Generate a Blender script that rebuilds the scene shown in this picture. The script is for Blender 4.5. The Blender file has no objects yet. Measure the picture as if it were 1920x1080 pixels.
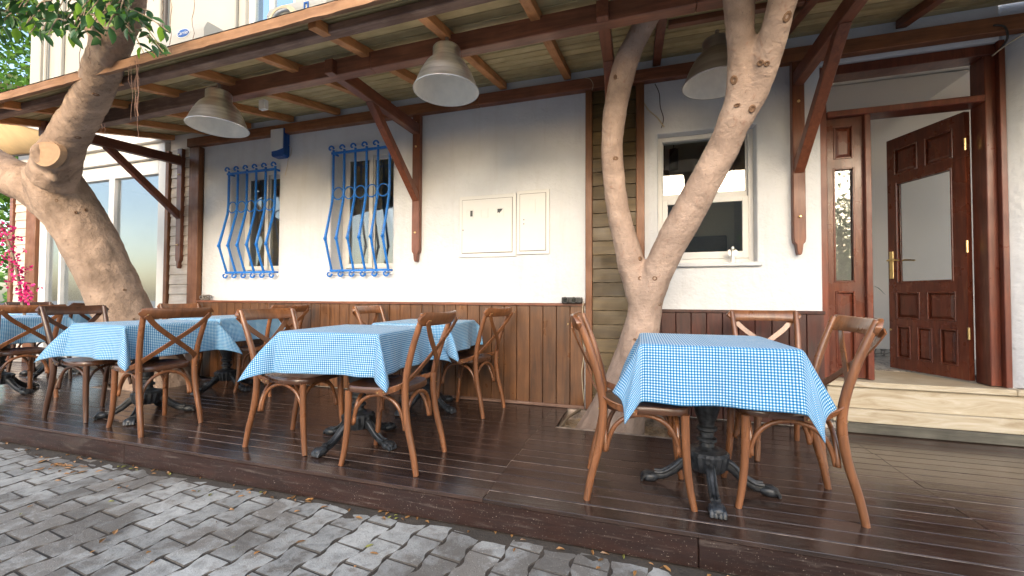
import bpy, bmesh, math, random
from math import sin, cos, pi, radians
from mathutils import Vector, Matrix, noise
random.seed(7)
scene = bpy.context.scene
COL = scene.collection

# ------------------------------------------------------------------ camera
CAMZ = 1.0; FPX = 769.3
_y, _p, _r = radians(17.21), radians(1.32), radians(.24)
_F = Vector((-sin(_y), cos(_y), 0)); _R = Vector((cos(_y), sin(_y), 0)); _U = Vector((0, 0, 1))
F2 = _F*cos(_p) + _U*sin(_p); _U2 = _U*cos(_p) - _F*sin(_p)
R2 = _R*cos(_r) + _U2*sin(_r); U3 = _U2*cos(_r) - _R*sin(_r)
cd = bpy.data.cameras.new('camera'); cam = bpy.data.objects.new('camera', cd); COL.objects.link(cam)
cam.matrix_world = Matrix(((R2.x, U3.x, -F2.x, 0), (R2.y, U3.y, -F2.y, 0), (R2.z, U3.z, -F2.z, CAMZ), (0, 0, 0, 1)))
cd.sensor_width = 36; cd.lens = 36*FPX/1920; cd.clip_start = .05; cd.clip_end = 600
scene.camera = cam

# ------------------------------------------------------------------ light
SUN_EL, SUN_AZ = 19, 168           # azimuth the light comes from, clockwise from +Y
w = bpy.data.worlds.new('World'); scene.world = w; w.use_nodes = True
nt = w.node_tree; bg = nt.nodes['Background']
sky = nt.nodes.new('ShaderNodeTexSky'); sky.sky_type = 'NISHITA'; sky.sun_disc = False
sky.sun_elevation = radians(SUN_EL); sky.sun_rotation = radians(SUN_AZ)
sky.air_density = 1.0; sky.dust_density = 2.2; sky.ozone_density = .9
nt.links.new(sky.outputs[0], bg.inputs[0]); bg.inputs[1].default_value = .15
ld = bpy.data.lights.new('sun', 'SUN'); ld.energy = .5; ld.angle = radians(90); ld.color = (1, .975, .95)
sun = bpy.data.objects.new('sun', ld); COL.objects.link(sun)
_d = Vector((sin(radians(SUN_AZ))*cos(radians(SUN_EL)), cos(radians(SUN_AZ))*cos(radians(SUN_EL)), sin(radians(SUN_EL))))
sun.rotation_euler = _d.to_track_quat('Z', 'Y').to_euler()
vs = scene.view_settings; vs.view_transform = 'Standard'; vs.look = 'None'; vs.gamma = 1; vs.use_curve_mapping = False
vs.exposure = 2.0

# ------------------------------------------------------------------ pixel of the photo -> point in the place
def ray(x, y): return R2*((x-960)/FPX) - U3*((y-540)/FPX) + F2
def at(x, y, Y):
    r = ray(x, y); t = Y/r.y
    return Vector((r.x*t, Y, CAMZ + r.z*t))
def dep(x, Y): return Y/ray(x, 540).y

# ------------------------------------------------------------------ materials
def new_mat(name):
    m = bpy.data.materials.new(name); m.use_nodes = True
    return m, m.node_tree.nodes, m.node_tree.links, m.node_tree.nodes['Principled BSDF']
def coords(N, L, scale=(1, 1, 1), rnd=True, kind='Object'):
    tc = N.new('ShaderNodeTexCoord'); mp = N.new('ShaderNodeMapping'); mp.inputs['Scale'].default_value = scale
    if rnd:
        oi = N.new('ShaderNodeObjectInfo'); mu = N.new('ShaderNodeMath'); mu.operation = 'MULTIPLY'; mu.inputs[1].default_value = 37
        L.new(oi.outputs['Random'], mu.inputs[0]); ad = N.new('ShaderNodeVectorMath'); ad.operation = 'ADD'
        L.new(tc.outputs[kind], ad.inputs[0]); L.new(mu.outputs[0], ad.inputs[1]); L.new(ad.outputs[0], mp.inputs[0])
    else: L.new(tc.outputs[kind], mp.inputs[0])
    return mp.outputs[0]
def noise_n(N, L, vec, scale, detail=4, rough=.55, dist=0):
    n = N.new('ShaderNodeTexNoise'); n.inputs['Scale'].default_value = scale; n.inputs['Detail'].default_value = detail
    n.inputs['Roughness'].default_value = rough; n.inputs['Distortion'].default_value = dist
    L.new(vec, n.inputs['Vector']); return n.outputs['Fac']
def ramp(N, L, fac, stops):
    r = N.new('ShaderNodeValToRGB'); e = r.color_ramp.elements
    while len(e) < len(stops): e.new(.5)
    for i, (p, c) in enumerate(stops): e[i].position = p; e[i].color = (c[0], c[1], c[2], 1)
    L.new(fac, r.inputs[0]); return r.outputs[0]
def mixc(N, L, fac, a, b, mode='MIX'):
    m = N.new('ShaderNodeMix'); m.data_type = 'RGBA'; m.blend_type = mode
    for i, v in ((0, fac), (6, a), (7, b)):
        if hasattr(v, 'is_linked'): L.new(v, m.inputs[i])
        elif i == 0: m.inputs[0].default_value = v
        else: m.inputs[i].default_value = (v[0], v[1], v[2], 1)
    return m.outputs[2]
def bump_n(N, L, P, h, strength, dist=.01):
    b = N.new('ShaderNodeBump'); b.inputs['Strength'].default_value = strength; b.inputs['Distance'].default_value = dist
    L.new(h, b.inputs['Height']); L.new(b.outputs[0], P.inputs['Normal'])
def maprange(N, L, v, a, b, c, d):
    m = N.new('ShaderNodeMapRange'); m.inputs[1].default_value = a; m.inputs[2].default_value = b
    m.inputs[3].default_value = c; m.inputs[4].default_value = d; L.new(v, m.inputs[0]); return m.outputs[0]
def G(r, g, b):      # sRGB 0..255 -> linear
    return tuple((v/255/12.92 if v/255 < .04045 else ((v/255+.055)/1.055)**2.4) for v in (r, g, b))

def wood(name, dark, light, axis='x', rough=.45, bump=.25, vary=.25, fine=1.0, dirt=None, spec=.5, coat=0, worn=None):
    m, N, L, P = new_mat(name)
    s = {'x': (1.2, 14, 14), 'y': (14, 1.2, 14), 'z': (14, 14, 1.2)}[axis]
    v = coords(N, L, tuple(a*fine for a in s))
    g = noise_n(N, L, v, 3.2, 6, .62, .9)
    c = ramp(N, L, g, [(.28, dark), (.72, light)])
    v2 = coords(N, L, (1, 1, 1)); blotch = noise_n(N, L, v2, 5, 4)
    c = mixc(N, L, maprange(N, L, blotch, .35, .7, 0, .45), c, tuple(x*.55 for x in dark), 'MIX')
    if worn: c = mixc(N, L, maprange(N, L, noise_n(N, L, coords(N, L, tuple(a*.7 for a in s)), 4, 6, .7), .56, .66, 0, .85), c, worn)
    if dirt:
        d = noise_n(N, L, v2, 60, 3, .7); c = mixc(N, L, maprange(N, L, d, .66, .73, 0, .5), c, dirt); c = mixc(N, L, maprange(N, L, noise_n(N, L, coords(N, L, (1, 1, 1)), 190, 2, .5), .70, .74, 0, .6), c, tuple(min(1, q*1.6) for q in dirt)); c = mixc(N, L, maprange(N, L, noise_n(N, L, coords(N, L, (.4, 1, 1)), 2.4, 5, .65, .8), .55, .75, 0, .35), c, tuple(q*.55 for q in dirt))
    oi = N.new('ShaderNodeObjectInfo')
    k = maprange(N, L, oi.outputs['Random'], 0, 1, 1-vary, 1+vary)
    hv = N.new('ShaderNodeHueSaturation'); L.new(c, hv.inputs['Color']); L.new(k, hv.inputs['Value'])
    L.new(hv.outputs[0], P.inputs['Base Color'])
    L.new(maprange(N, L, blotch, .3, .7, rough*.75, min(1, rough*1.35)), P.inputs['Roughness'])
    P.inputs['Specular IOR Level'].default_value = spec; P.inputs['Coat Weight'].default_value = coat; P.inputs['Coat Roughness'].default_value = .15
    bump_n(N, L, P, g, bump, .004)
    return m
def plain(name, col, rough=.5, metal=0, nscale=12, namt=.12, bump=.1, bscale=None, bdist=.004, rnd=True, spec=.5):
    m, N, L, P = new_mat(name)
    v = coords(N, L, (1, 1, 1), rnd); n = noise_n(N, L, v, nscale, 5)
    c = ramp(N, L, n, [(.3, tuple(x*(1-namt) for x in col)), (.7, tuple(min(1, x*(1+namt)) for x in col))])
    L.new(c, P.inputs['Base Color']); P.inputs['Metallic'].default_value = metal
    L.new(maprange(N, L, n, .3, .7, rough*.85, min(1, rough*1.15)), P.inputs['Roughness'])
    P.inputs['Specular IOR Level'].default_value = spec
    if bump: bump_n(N, L, P, noise_n(N, L, v, bscale or nscale*4, 4), bump, bdist)
    return m

M = {}
M['chair'] = wood('chair_wood', G(98, 61, 37), G(152, 98, 61), 'z', .30, .06, .16, .6, spec=.5, coat=.3)
M['chair_dark'] = wood('chair_wood_dark', G(58, 37, 26), G(96, 62, 42), 'z', .32, .06, .12, .6, coat=.3)
M['seat'] = wood('seat_wood', G(64, 40, 27), G(102, 66, 44), 'y', .30, .06, .12, .6, coat=.3)
M['deck'] = wood('deck_wood', G(44, 32, 27), G(78, 59, 50), 'x', .16, .28, .25, .8, dirt=G(100, 90, 84), spec=.7)
M['deck_face'] = wood('deck_fascia_wood', G(34, 21, 18), G(60, 38, 31), 'x', .35, .5, .15, .5, dirt=G(170, 158, 145), worn=G(84, 72, 66))
M['rafter'] = wood('rafter_wood', G(172, 112, 64), G(214, 152, 96), 'y', .5, .2, .12, .8)
M['beam'] = wood('beam_wood', G(102, 60, 42), G(150, 94, 68), 'x', .42, .2, .08, .7)
M['beam_grey'] = wood('weathered_beam_wood', G(98, 72, 60), G(144, 114, 98), 'x', .6, .3, .08, .7, worn=G(148, 124, 112))
M['edge'] = wood('roof_edge_felt', G(120, 86, 62), G(176, 136, 104), 'x', .95, .8, .05, .5)
M['plate'] = wood('plate_wood', G(112, 68, 40), G(162, 104, 66), 'x', .5, .2, .1, .7)
M['brk'] = wood('bracket_wood', G(92, 50, 34), G(134, 80, 56), 'z', .38, .15, .08, .7)
M['brk_y'] = wood('bracket_arm_wood', G(96, 52, 36), G(138, 82, 58), 'y', .38, .15, .08, .7)
M['roof'] = wood('roof_board_wood', G(164, 146, 104), G(196, 180, 136), 'x', .6, .2, .22, .45)
M['wains'] = wood('wainscot_wood', G(66, 43, 27), G(124, 84, 54), 'z', .34, .25, .22, .5, worn=G(96, 62, 38))
M['wains_red'] = wood('dark_red_wainscot_wood', G(50, 26, 22), G(92, 50, 40), 'z', .42, .3, .25, .8, worn=G(58, 44, 38))
M['post'] = wood('post_wood', G(96, 56, 32), G(140, 90, 54), 'z', .5, .2, .06, .7)
M['clap'] = wood('olive_weatherboard_wood', G(66, 50, 24), G(106, 84, 44), 'x', .5, .2, .22, .6)
M['clap_grey'] = wood('pale_weatherboard_wood', G(176, 160, 144), G(216, 204, 190), 'x', .55, .15, .08, .6)
M['door'] = wood('door_wood', G(68, 32, 22), G(116, 58, 38), 'z', .28, .12, .06, .7, worn=G(112, 66, 44))
M['frame'] = wood('door_frame_wood', G(80, 38, 27), G(126, 64, 44), 'z', .35, .12, .06, .7)
M['step_wood'] = wood('grey_step_timber', G(60, 56, 48), G(104, 100, 88), 'x', .6, .4, .1, .6)
M['white'] = plain('white_wall_plaster', (.585, .592, .61), .75, nscale=3.2, namt=.06, bump=.7, bscale=24, bdist=.012, rnd=False)
_m = M['white']; _N, _L = _m.node_tree.nodes, _m.node_tree.links; _P = _N['Principled BSDF']; _src = _P.inputs['Base Color'].links[0].from_socket
_c = mixc(_N, _L, maprange(_N, _L, noise_n(_N, _L, coords(_N, _L, (5, 5, .5), False), 2.2, 6, .65), .52, .75, 0, .22), _src, (.42, .39, .35))
_c = mixc(_N, _L, maprange(_N, _L, noise_n(_N, _L, coords(_N, _L, (1, 1, 1), False), 26, 5, .8), .66, .74, 0, .22), _c, (.36, .33, .30)); _L.new(_c, _P.inputs['Base Color'])
M['cream'] = plain('cream_upper_wall', (.32, .31, .28), .7, nscale=1.5, namt=.05, bump=.2, bscale=30, rnd=False)
M['pvc'] = plain('white_window_frame', (.60, .585, .56), .4, nscale=6, namt=.05, bump=.05)
M['metalbox'] = plain('white_metal_cover', (.61, .60, .585), .45, nscale=5, namt=.02, bump=.04)
M['inside'] = plain('interior_wall', (.76, .70, .63), .8, nscale=1.5, namt=.03, bump=.1, rnd=False)
M['blue'] = plain('blue_iron_paint', G(22, 108, 192), .38, nscale=90, namt=.35, bump=.5, bscale=120, bdist=.002)
M['bluep'] = plain('blue_plastic', G(24, 74, 140), .35, bump=0)
M['iron'] = plain('black_cast_iron', (.020, .022, .025), .38, nscale=45, namt=.8, bump=.5, bscale=60, bdist=.004)
M['black'] = plain('black_plastic', (.02, .02, .022), .35, bump=.1)
M['brass'] = plain('brass', (.75, .55, .25), .3, 1, bump=0)
M['silver'] = plain('silver_paint', (.72, .70, .66), .35, .4, bump=0)
M['grey'] = plain('grey_plastic', (.17, .15, .13), .6, bump=.3)
M['awning'] = plain('tan_canvas', G(205, 178, 136), .85, nscale=4, namt=.12, bump=.2)
M['maroon'] = plain('maroon_roof_sheet', G(88, 52, 48), .6, nscale=6, namt=.2)
M['soil'] = plain('dry_soil', G(150, 128, 100), .95, nscale=14, namt=.45, bump=1, bscale=30, bdist=.03, rnd=False)
M['root'] = plain('aerial_root', G(110, 82, 68), .8, bump=.2)
M['wire'] = plain('pale_wire', G(190, 176, 150), .6, bump=0)
M['wired'] = plain('dark_wire', G(60, 55, 52), .6, bump=0)
M['flower'] = plain('pink_bougainvillea_petal', G(214, 34, 116), .6, nscale=40, namt=.3, bump=0)
M['twig'] = plain('twig_bark', G(128, 112, 92), .8, bump=.2)
M['far'] = plain('distant_wall', (.75, .73, .70), .8, nscale=1, rnd=False)
M['asph'] = plain('street_concrete', (.34, .335, .33), .85, nscale=3, namt=.2, bump=.3, bscale=60, rnd=False)
M['joint'] = plain('sand_joint', G(66, 58, 50), .95, nscale=9, namt=.3, bump=.8, bscale=90, bdist=.008, rnd=False)
M['gapdirt'] = plain('dusty_gap', G(148, 132, 118), .8, nscale=14, namt=.8, bump=.3, rnd=False)

def bark(name, dark, light, blot):
    m, N, L, P = new_mat(name)
    v = coords(N, L, (1, 1, .8), False)
    n1 = noise_n(N, L, v, 5, 7, .62, .6); n2 = noise_n(N, L, v, 22, 6, .65, .3)
    c = ramp(N, L, n1, [(.25, dark), (.5, tuple((a+b)/2 for a, b in zip(dark, light))), (.72, light)])
    c = mixc(N, L, maprange(N, L, n2, .58, .72, 0, .65), c, blot)
    vo = N.new('ShaderNodeTexVoronoi'); vo.inputs['Scale'].default_value = 30; L.new(v, vo.inputs['Vector'])
    c = mixc(N, L, maprange(N, L, vo.outputs['Distance'], .02, .12, .75, 0), c, tuple(x*.45 for x in dark))
    wv = noise_n(N, L, coords(N, L, (2, 2, 14), False), 3, 5, .6, 1.5)
    L.new(c, P.inputs['Base Color']); P.inputs['Roughness'].default_value = .85; P.inputs['Specular IOR Level'].default_value = .25
    s = N.new('ShaderNodeMath'); s.operation = 'ADD'; L.new(n2, s.inputs[0]); sc_ = N.new('ShaderNodeMath'); sc_.operation = 'MULTIPLY'; sc_.inputs[1].default_value = .35; L.new(wv, sc_.inputs[0]); L.new(sc_.outputs[0], s.inputs[1])
    bump_n(N, L, P, s.outputs[0], .8, .018); return m
M['bark'] = bark('ficus_bark', G(112, 94, 80), G(182, 157, 138), G(90, 74, 64))
M['bark2'] = bark('young_ficus_bark', G(128, 108, 95), G(188, 163, 146), G(142, 104, 86))
M['knot'] = bark('branch_scar', G(84, 62, 50), G(150, 118, 92), G(60, 44, 36))
M['cut'] = plain('cut_wood', G(158, 128, 100), .8, nscale=18, namt=.15, bump=.4)

def leafmat(name, col, trans=.35, vary=.35):
    m, N, L, P = new_mat(name)
    oi = N.new('ShaderNodeObjectInfo'); v = coords(N, L, (1, 1, 1)); n = noise_n(N, L, v, 9, 2)
    geo = N.new('ShaderNodeNewGeometry')
    k = maprange(N, L, geo.outputs['Random Per Island'], 0, 1, 1-vary, 1+vary)
    hv = N.new('ShaderNodeHueSaturation'); hv.inputs['Color'].default_value = (*col, 1); L.new(k, hv.inputs['Value'])
    L.new(hv.outputs[0], P.inputs['Base Color']); P.inputs['Roughness'].default_value = .32
    tr = N.new('ShaderNodeBsdfTranslucent'); L.new(hv.outputs[0], tr.inputs[0]); mx = N.new('ShaderNodeMixShader')
    mx.inputs[0].default_value = trans; L.new(P.outputs[0], mx.inputs[1]); L.new(tr.outputs[0], mx.inputs[2])
    L.new(mx.outputs[0], N['Material Output'].inputs[0]); return m
M['leaf'] = leafmat('ficus_leaf', (.028, .085, .022), .22)
M['leafl'] = leafmat('young_ficus_leaf', (.17, .33, .03), .4, .15)
M['leafb'] = leafmat('far_foliage', (.10, .22, .035), .5, .6)
M['litter'] = leafmat('dry_leaf', (.34, .17, .06), .1, .6)
M['litterg'] = leafmat('yellow_leaf', (.30, .29, .07), .1, .4)

def paver_mat():
    m, N, L, P = new_mat('concrete_paver')
    v = coords(N, L, (1, 1, 1), False); vw = coords(N, L, (1, 1, 1), True)
    tc = N.new('ShaderNodeTexCoord'); g = N.new('ShaderNodeNewGeometry')
    big = noise_n(N, L, g.outputs['Position'], 2.2, 4, .6, .4); mid = noise_n(N, L, g.outputs['Position'], 11, 6, .7, .3)
    fine = noise_n(N, L, g.outputs['Position'], 130, 3, .7)
    base = ramp(N, L, mid, [(.3, G(126, 123, 117)), (.6, G(182, 180, 174))])
    dirt = G(104, 95, 85)
    s = N.new('ShaderNodeMath'); s.operation = 'ADD'; L.new(maprange(N, L, big, .3, .7, 0, .6), s.inputs[0]); L.new(maprange(N, L, mid, .3, .7, 0, .5), s.inputs[1])
    c = mixc(N, L, maprange(N, L, s.outputs[0], .47, .66, 0, .78), base, dirt)
    c = mixc(N, L, maprange(N, L, fine, .62, .7, 0, .5), c, G(70, 68, 66))
    c = mixc(N, L, maprange(N, L, noise_n(N, L, g.outputs['Position'], 170, 2, .5), .68, .72, 0, .7), c, G(226, 222, 214))
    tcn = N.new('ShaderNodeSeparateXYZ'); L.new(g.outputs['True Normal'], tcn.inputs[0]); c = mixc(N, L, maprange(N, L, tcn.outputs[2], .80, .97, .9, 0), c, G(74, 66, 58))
    oi = N.new('ShaderNodeObjectInfo'); hv = N.new('ShaderNodeHueSaturation'); L.new(c, hv.inputs['Color'])
    L.new(maprange(N, L, oi.outputs['Random'], 0, 1, .76, 1.15), hv.inputs['Value'])
    L.new(hv.outputs[0], P.inputs['Base Color']); L.new(maprange(N, L, mid, .3, .7, .75, .5), P.inputs['Roughness'])
    a = N.new('ShaderNodeMath'); a.operation = 'ADD'; L.new(mid, a.inputs[0]); L.new(fine, a.inputs[1])
    bump_n(N, L, P, a.outputs[0], .6, .006); return m
M['paver'] = paver_mat()

def marble():
    m, N, L, P = new_mat('beige_travertine')
    v = coords(N, L, (1.2, 1.2, 7), True); n = noise_n(N, L, v, 2.2, 7, .6, 1.5)
    c = ramp(N, L, n, [(.3, G(150, 132, 106)), (.5, G(176, 162, 138)), (.7, G(192, 182, 164))])
    L.new(c, P.inputs['Base Color']); P.inputs['Roughness'].default_value = .45
    bump_n(N, L, P, n, .15, .004); return m
M['marble'] = marble()
def mosaic():
    m, N, L, P = new_mat('patterned_floor_tile')
    v = coords(N, L, (1, 1, 1), False)
    vo = N.new('ShaderNodeTexVoronoi'); vo.feature = 'DISTANCE_TO_EDGE'; vo.inputs['Scale'].default_value = 16; vo.inputs['Randomness'].default_value = .6
    L.new(v, vo.inputs['Vector'])
    c = mixc(N, L, maprange(N, L, vo.outputs[0], .04, .1, 1, 0), (.42, .38, .33), (.13, .11, .10))
    L.new(c, P.inputs['Base Color']); P.inputs['Roughness'].default_value = .35; return m
M['mosaic'] = mosaic()
def glass(name, tint, trans, rough=.0):
    m, N, L, P = new_mat(name)
    gl = N.new('ShaderNodeBsdfGlossy'); gl.inputs['Roughness'].default_value = .02; gl.inputs['Color'].default_value = (.95, .97, 1, 1)
    tr = N.new('ShaderNodeBsdfTransparent'); tr.inputs[0].default_value = (*tint, 1)
    lw_ = N.new('ShaderNodeLayerWeight'); pw5 = N.new('ShaderNodeMath'); pw5.operation = 'POWER'; pw5.inputs[1].default_value = 4; L.new(lw_.outputs['Facing'], pw5.inputs[0])
    k = maprange(N, L, pw5.outputs[0], 0, 1, trans, .9)
    mx = N.new('ShaderNodeMixShader'); L.new(k, mx.inputs[0]); L.new(tr.outputs[0], mx.inputs[1]); L.new(gl.outputs[0], mx.inputs[2])
    L.new(mx.outputs[0], N['Material Output'].inputs[0]); return m
M['glass'] = glass('window_glass', (.85, .87, .85), .09)
M['glass_clear'] = glass('clear_door_glass', (.95, .95, .94), .03)
M['glass_shop'] = glass('shop_glass', (.9, .93, .93), .16)
def alu(name, col, rough, metal):
    m, N, L, P = new_mat(name)
    v = coords(N, L, (.3, .3, 12), True); n = noise_n(N, L, v, 3, 3, .6); n2 = noise_n(N, L, coords(N, L, (1, 1, 4)), 5, 4, .6, .5)
    c = mixc(N, L, maprange(N, L, n, .35, .65, 0, 1), tuple(x*.68 for x in col), ramp(N, L, n2, [(.25, tuple(x*.85 for x in col)), (.7, col)]))
    L.new(c, P.inputs['Base Color']); P.inputs['Metallic'].default_value = metal
    L.new(maprange(N, L, n2, .3, .7, rough*1.15, rough*.9), P.inputs['Roughness']); return m
M['alu'] = alu('spun_aluminium', (.96, .97, 1.0), .34, 1)
M['alu_dark'] = alu('tarnished_aluminium', (.40, .36, .34), .3, .8)
M['enamel'] = plain('lamp_inside', (.80, .76, .68), .5, nscale=20, namt=.06, bump=0)

def gingham():
    m, N, L, P = new_mat('blue_gingham_cotton')
    tc = N.new('ShaderNodeTexCoord'); sp = N.new('ShaderNodeSeparateXYZ'); L.new(tc.outputs['UV'], sp.inputs[0])
    out = []
    for i in (0, 1):
        a = N.new('ShaderNodeMath'); a.operation = 'MULTIPLY'; a.inputs[1].default_value = 2*pi/.0128; L.new(sp.outputs[i], a.inputs[0])
        b = N.new('ShaderNodeMath'); b.operation = 'SINE'; L.new(a.outputs[0], b.inputs[0])
        out.append(maprange(N, L, b.outputs[0], -.3, .3, 0, .5))
    s = N.new('ShaderNodeMath'); s.operation = 'ADD'; L.new(out[0], s.inputs[0]); L.new(out[1], s.inputs[1])
    c = ramp(N, L, s.outputs[0], [(0, G(212, 222, 224)), (.5, G(76, 156, 200)), (1, G(8, 92, 152))])
    L.new(c, P.inputs['Base Color']); P.inputs['Roughness'].default_value = .75; P.inputs['Specular IOR Level'].default_value = .2
    P.inputs['Sheen Weight'].default_value = .15
    # pressed folds and soft wrinkles
    n = noise_n(N, L, tc.outputs['UV'], 7, 4, .5, .4); f = N.new('ShaderNodeMath'); f.operation = 'PINGPONG'; f.inputs[1].default_value = .155
    L.new(sp.outputs[0], f.inputs[0]); h = maprange(N, L, f.outputs[0], 0, .006, 1, 0)
    ad = N.new('ShaderNodeMath'); ad.operation = 'ADD'; L.new(n, ad.inputs[0])
    hm = N.new('ShaderNodeMath'); hm.operation = 'MULTIPLY'; hm.inputs[1].default_value = .12; L.new(h, hm.inputs[0]); L.new(hm.outputs[0], ad.inputs[1])
    bump_n(N, L, P, ad.outputs[0], .75, .03)
    tr = N.new('ShaderNodeBsdfTranslucent'); L.new(c, tr.inputs[0]); mx = N.new('ShaderNodeMixShader'); mx.inputs[0].default_value = .15
    L.new(P.outputs[0], mx.inputs[1]); L.new(tr.outputs[0], mx.inputs[2]); L.new(mx.outputs[0], N['Material Output'].inputs[0])
    return m
M['gingham'] = gingham()

# ------------------------------------------------------------------ mesh helpers
WL = {}     # world (or local-root) location of each object
def link(ob, parent=None, loc=(0, 0, 0)):
    loc = Vector(loc); COL.objects.link(ob); WL[ob.name] = loc
    if parent is not None:
        ob.parent = parent; ob.location = loc - WL[parent.name]
    else: ob.location = loc
    return ob
def empty(name, loc=(0, 0, 0)):
    o = bpy.data.objects.new(name, None); o.empty_display_size = .1
    return link(o, None, loc)
def tag(o, label, cat, group=None):
    o['label'] = label; o['category'] = cat
    if group: o['group'] = group
    return o
class MB:
    def __init__(s): s.v = []; s.f = []; s.uv = None
    def add(s, vs, fs):
        b = len(s.v); s.v += [Vector(v) for v in vs]; s.f += [tuple(b+i for i in f) for f in fs]; return s
    def box(s, x0, x1, y0, y1, z0, z1):
        return s.add([(x0, y0, z0), (x1, y0, z0), (x1, y1, z0), (x0, y1, z0), (x0, y0, z1), (x1, y0, z1), (x1, y1, z1), (x0, y1, z1)],
                     [(0, 3, 2, 1), (4, 5, 6, 7), (0, 1, 5, 4), (1, 2, 6, 5), (2, 3, 7, 6), (3, 0, 4, 7)])
    def prism(s, pts, axis, a, b):   # polygon (2D) extruded along axis between a and b
        n = len(pts)
        def P(p, t): return {'x': (t, p[0], p[1]), 'y': (p[0], t, p[1]), 'z': (p[0], p[1], t)}[axis]
        vs = [P(p, a) for p in pts] + [P(p, b) for p in pts]
        return s.add(vs, [tuple(range(n))[::-1], tuple(range(n, 2*n))] + [(i, (i+1) % n, n+(i+1) % n, n+i) for i in range(n)])
    def tube(s, pts, rad, n=8, cap=True, flat=1.0, up=None):
        pts = [Vector(p) for p in pts]; m = len(pts)
        if not hasattr(rad, '__len__'): rad = [rad]*m
        T = [(pts[min(i+1, m-1)] - pts[max(i-1, 0)]).normalized() for i in range(m)]
        u = Vector(up) if up else (Vector((0, 0, 1)) if abs(T[0].z) < .9 else Vector((1, 0, 0)))
        u = (u - T[0]*u.dot(T[0])).normalized(); vs = []
        for i in range(m):
            u = (u - T[i]*u.dot(T[i])).normalized(); w_ = T[i].cross(u)
            for k in range(n):
                a = 2*pi*k/n; vs.append(pts[i] + u*cos(a)*rad[i] + w_*sin(a)*rad[i]*flat)
        fs = [(i*n+k, i*n+(k+1) % n, (i+1)*n+(k+1) % n, (i+1)*n+k) for i in range(m-1) for k in range(n)]
        if cap: fs += [tuple(range(n))[::-1], tuple(range((m-1)*n, m*n))]
        return s.add(vs, fs)
    def lathe(s, prof, n=20, c=(0, 0, 0), cap=True, flute=0, fz=(0, 0)):
        vs = []
        for r, z in prof:
            for k in range(n):
                a = 2*pi*k/n; rr = r
                if flute and fz[0] <= z <= fz[1]: rr = r*(1 - (.08 if k % 2 else 0))
                vs.append((c[0]+rr*cos(a), c[1]+rr*sin(a), c[2]+z))
        m = len(prof); fs = [(i*n+k, i*n+(k+1) % n, (i+1)*n+(k+1) % n, (i+1)*n+k) for i in range(m-1) for k in range(n)]
        if cap: fs += [tuple(range(n))[::-1], tuple(range((m-1)*n, m*n))]
        return s.add(vs, fs)
    def xf(s, mat): s.v = [mat @ v for v in s.v]; return s
    def build(s, name, mat, parent=None, bevel=0, smooth=False, kind=None, segs=1, origin=None):
        lo = Vector([min(v[i] for v in s.v) for i in range(3)]); hi = Vector([max(v[i] for v in s.v) for i in range(3)])
        c = Vector(origin) if origin is not None else (lo+hi)/2
        me = bpy.data.meshes.new(name); me.from_pydata([v-c for v in s.v], [], s.f); me.materials.append(mat)
        if s.uv:
            ul = me.uv_layers.new(name='UVMap')
            for lp in me.loops: ul.data[lp.index].uv = s.uv[lp.vertex_index]
        bm = bmesh.new(); bm.from_mesh(me)
        if not s.uv: bmesh.ops.recalc_face_normals(bm, faces=bm.faces)
        if bevel: bmesh.ops.bevel(bm, geom=bm.edges[:], offset=bevel, segments=segs, profile=.6, affect='EDGES')
        bm.to_mesh(me); bm.free()
        if smooth:
            for p in me.polygons: p.use_smooth = True
            if smooth != 'all':
                try: me.set_sharp_from_angle(angle=radians(smooth if smooth is not True else 40))
                except Exception: pass
        me.update()
        ob = bpy.data.objects.new(name, me); link(ob, parent, c)
        if kind: ob['kind'] = kind
        return ob
def box(name, x0, x1, y0, y1, z0, z1, mat, parent=None, bevel=.003, kind=None):
    return MB().box(x0, x1, y0, y1, z0, z1).build(name, M[mat] if isinstance(mat, str) else mat, parent, bevel, kind=kind)
def spline(pts, n=6):
    """Catmull-Rom through points (any dimension tuples)"""
    P = [tuple(p) for p in pts]; out = []
    for i in range(len(P)-1):
        p0 = P[max(i-1, 0)]; p1 = P[i]; p2 = P[i+1]; p3 = P[min(i+2, len(P)-1)]
        for k in range(n):
            t = k/n
            out.append(tuple(.5*((2*b)+(c-a)*t+(2*a-5*b+4*c-d)*t*t+(-a+3*b-3*c+d)*t**3) for a, b, c, d in zip(p0, p1, p2, p3)))
    out.append(P[-1]); return out
def copy_thing(root, loc, rz, label=None):
    r = root.copy(); COL.objects.link(r); r.location = loc; r.rotation_euler = (0, 0, rz)
    if label: r['label'] = label
    for ch in list(root.children):
        c = ch.copy(); COL.objects.link(c); c.parent = r
        for g in list(ch.children):
            d = g.copy(); COL.objects.link(d); d.parent = c
    return r

W = 3.77                      # facade plane
ZS = -.17                     # street level
D0 = 1.94                     # deck front edge

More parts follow.
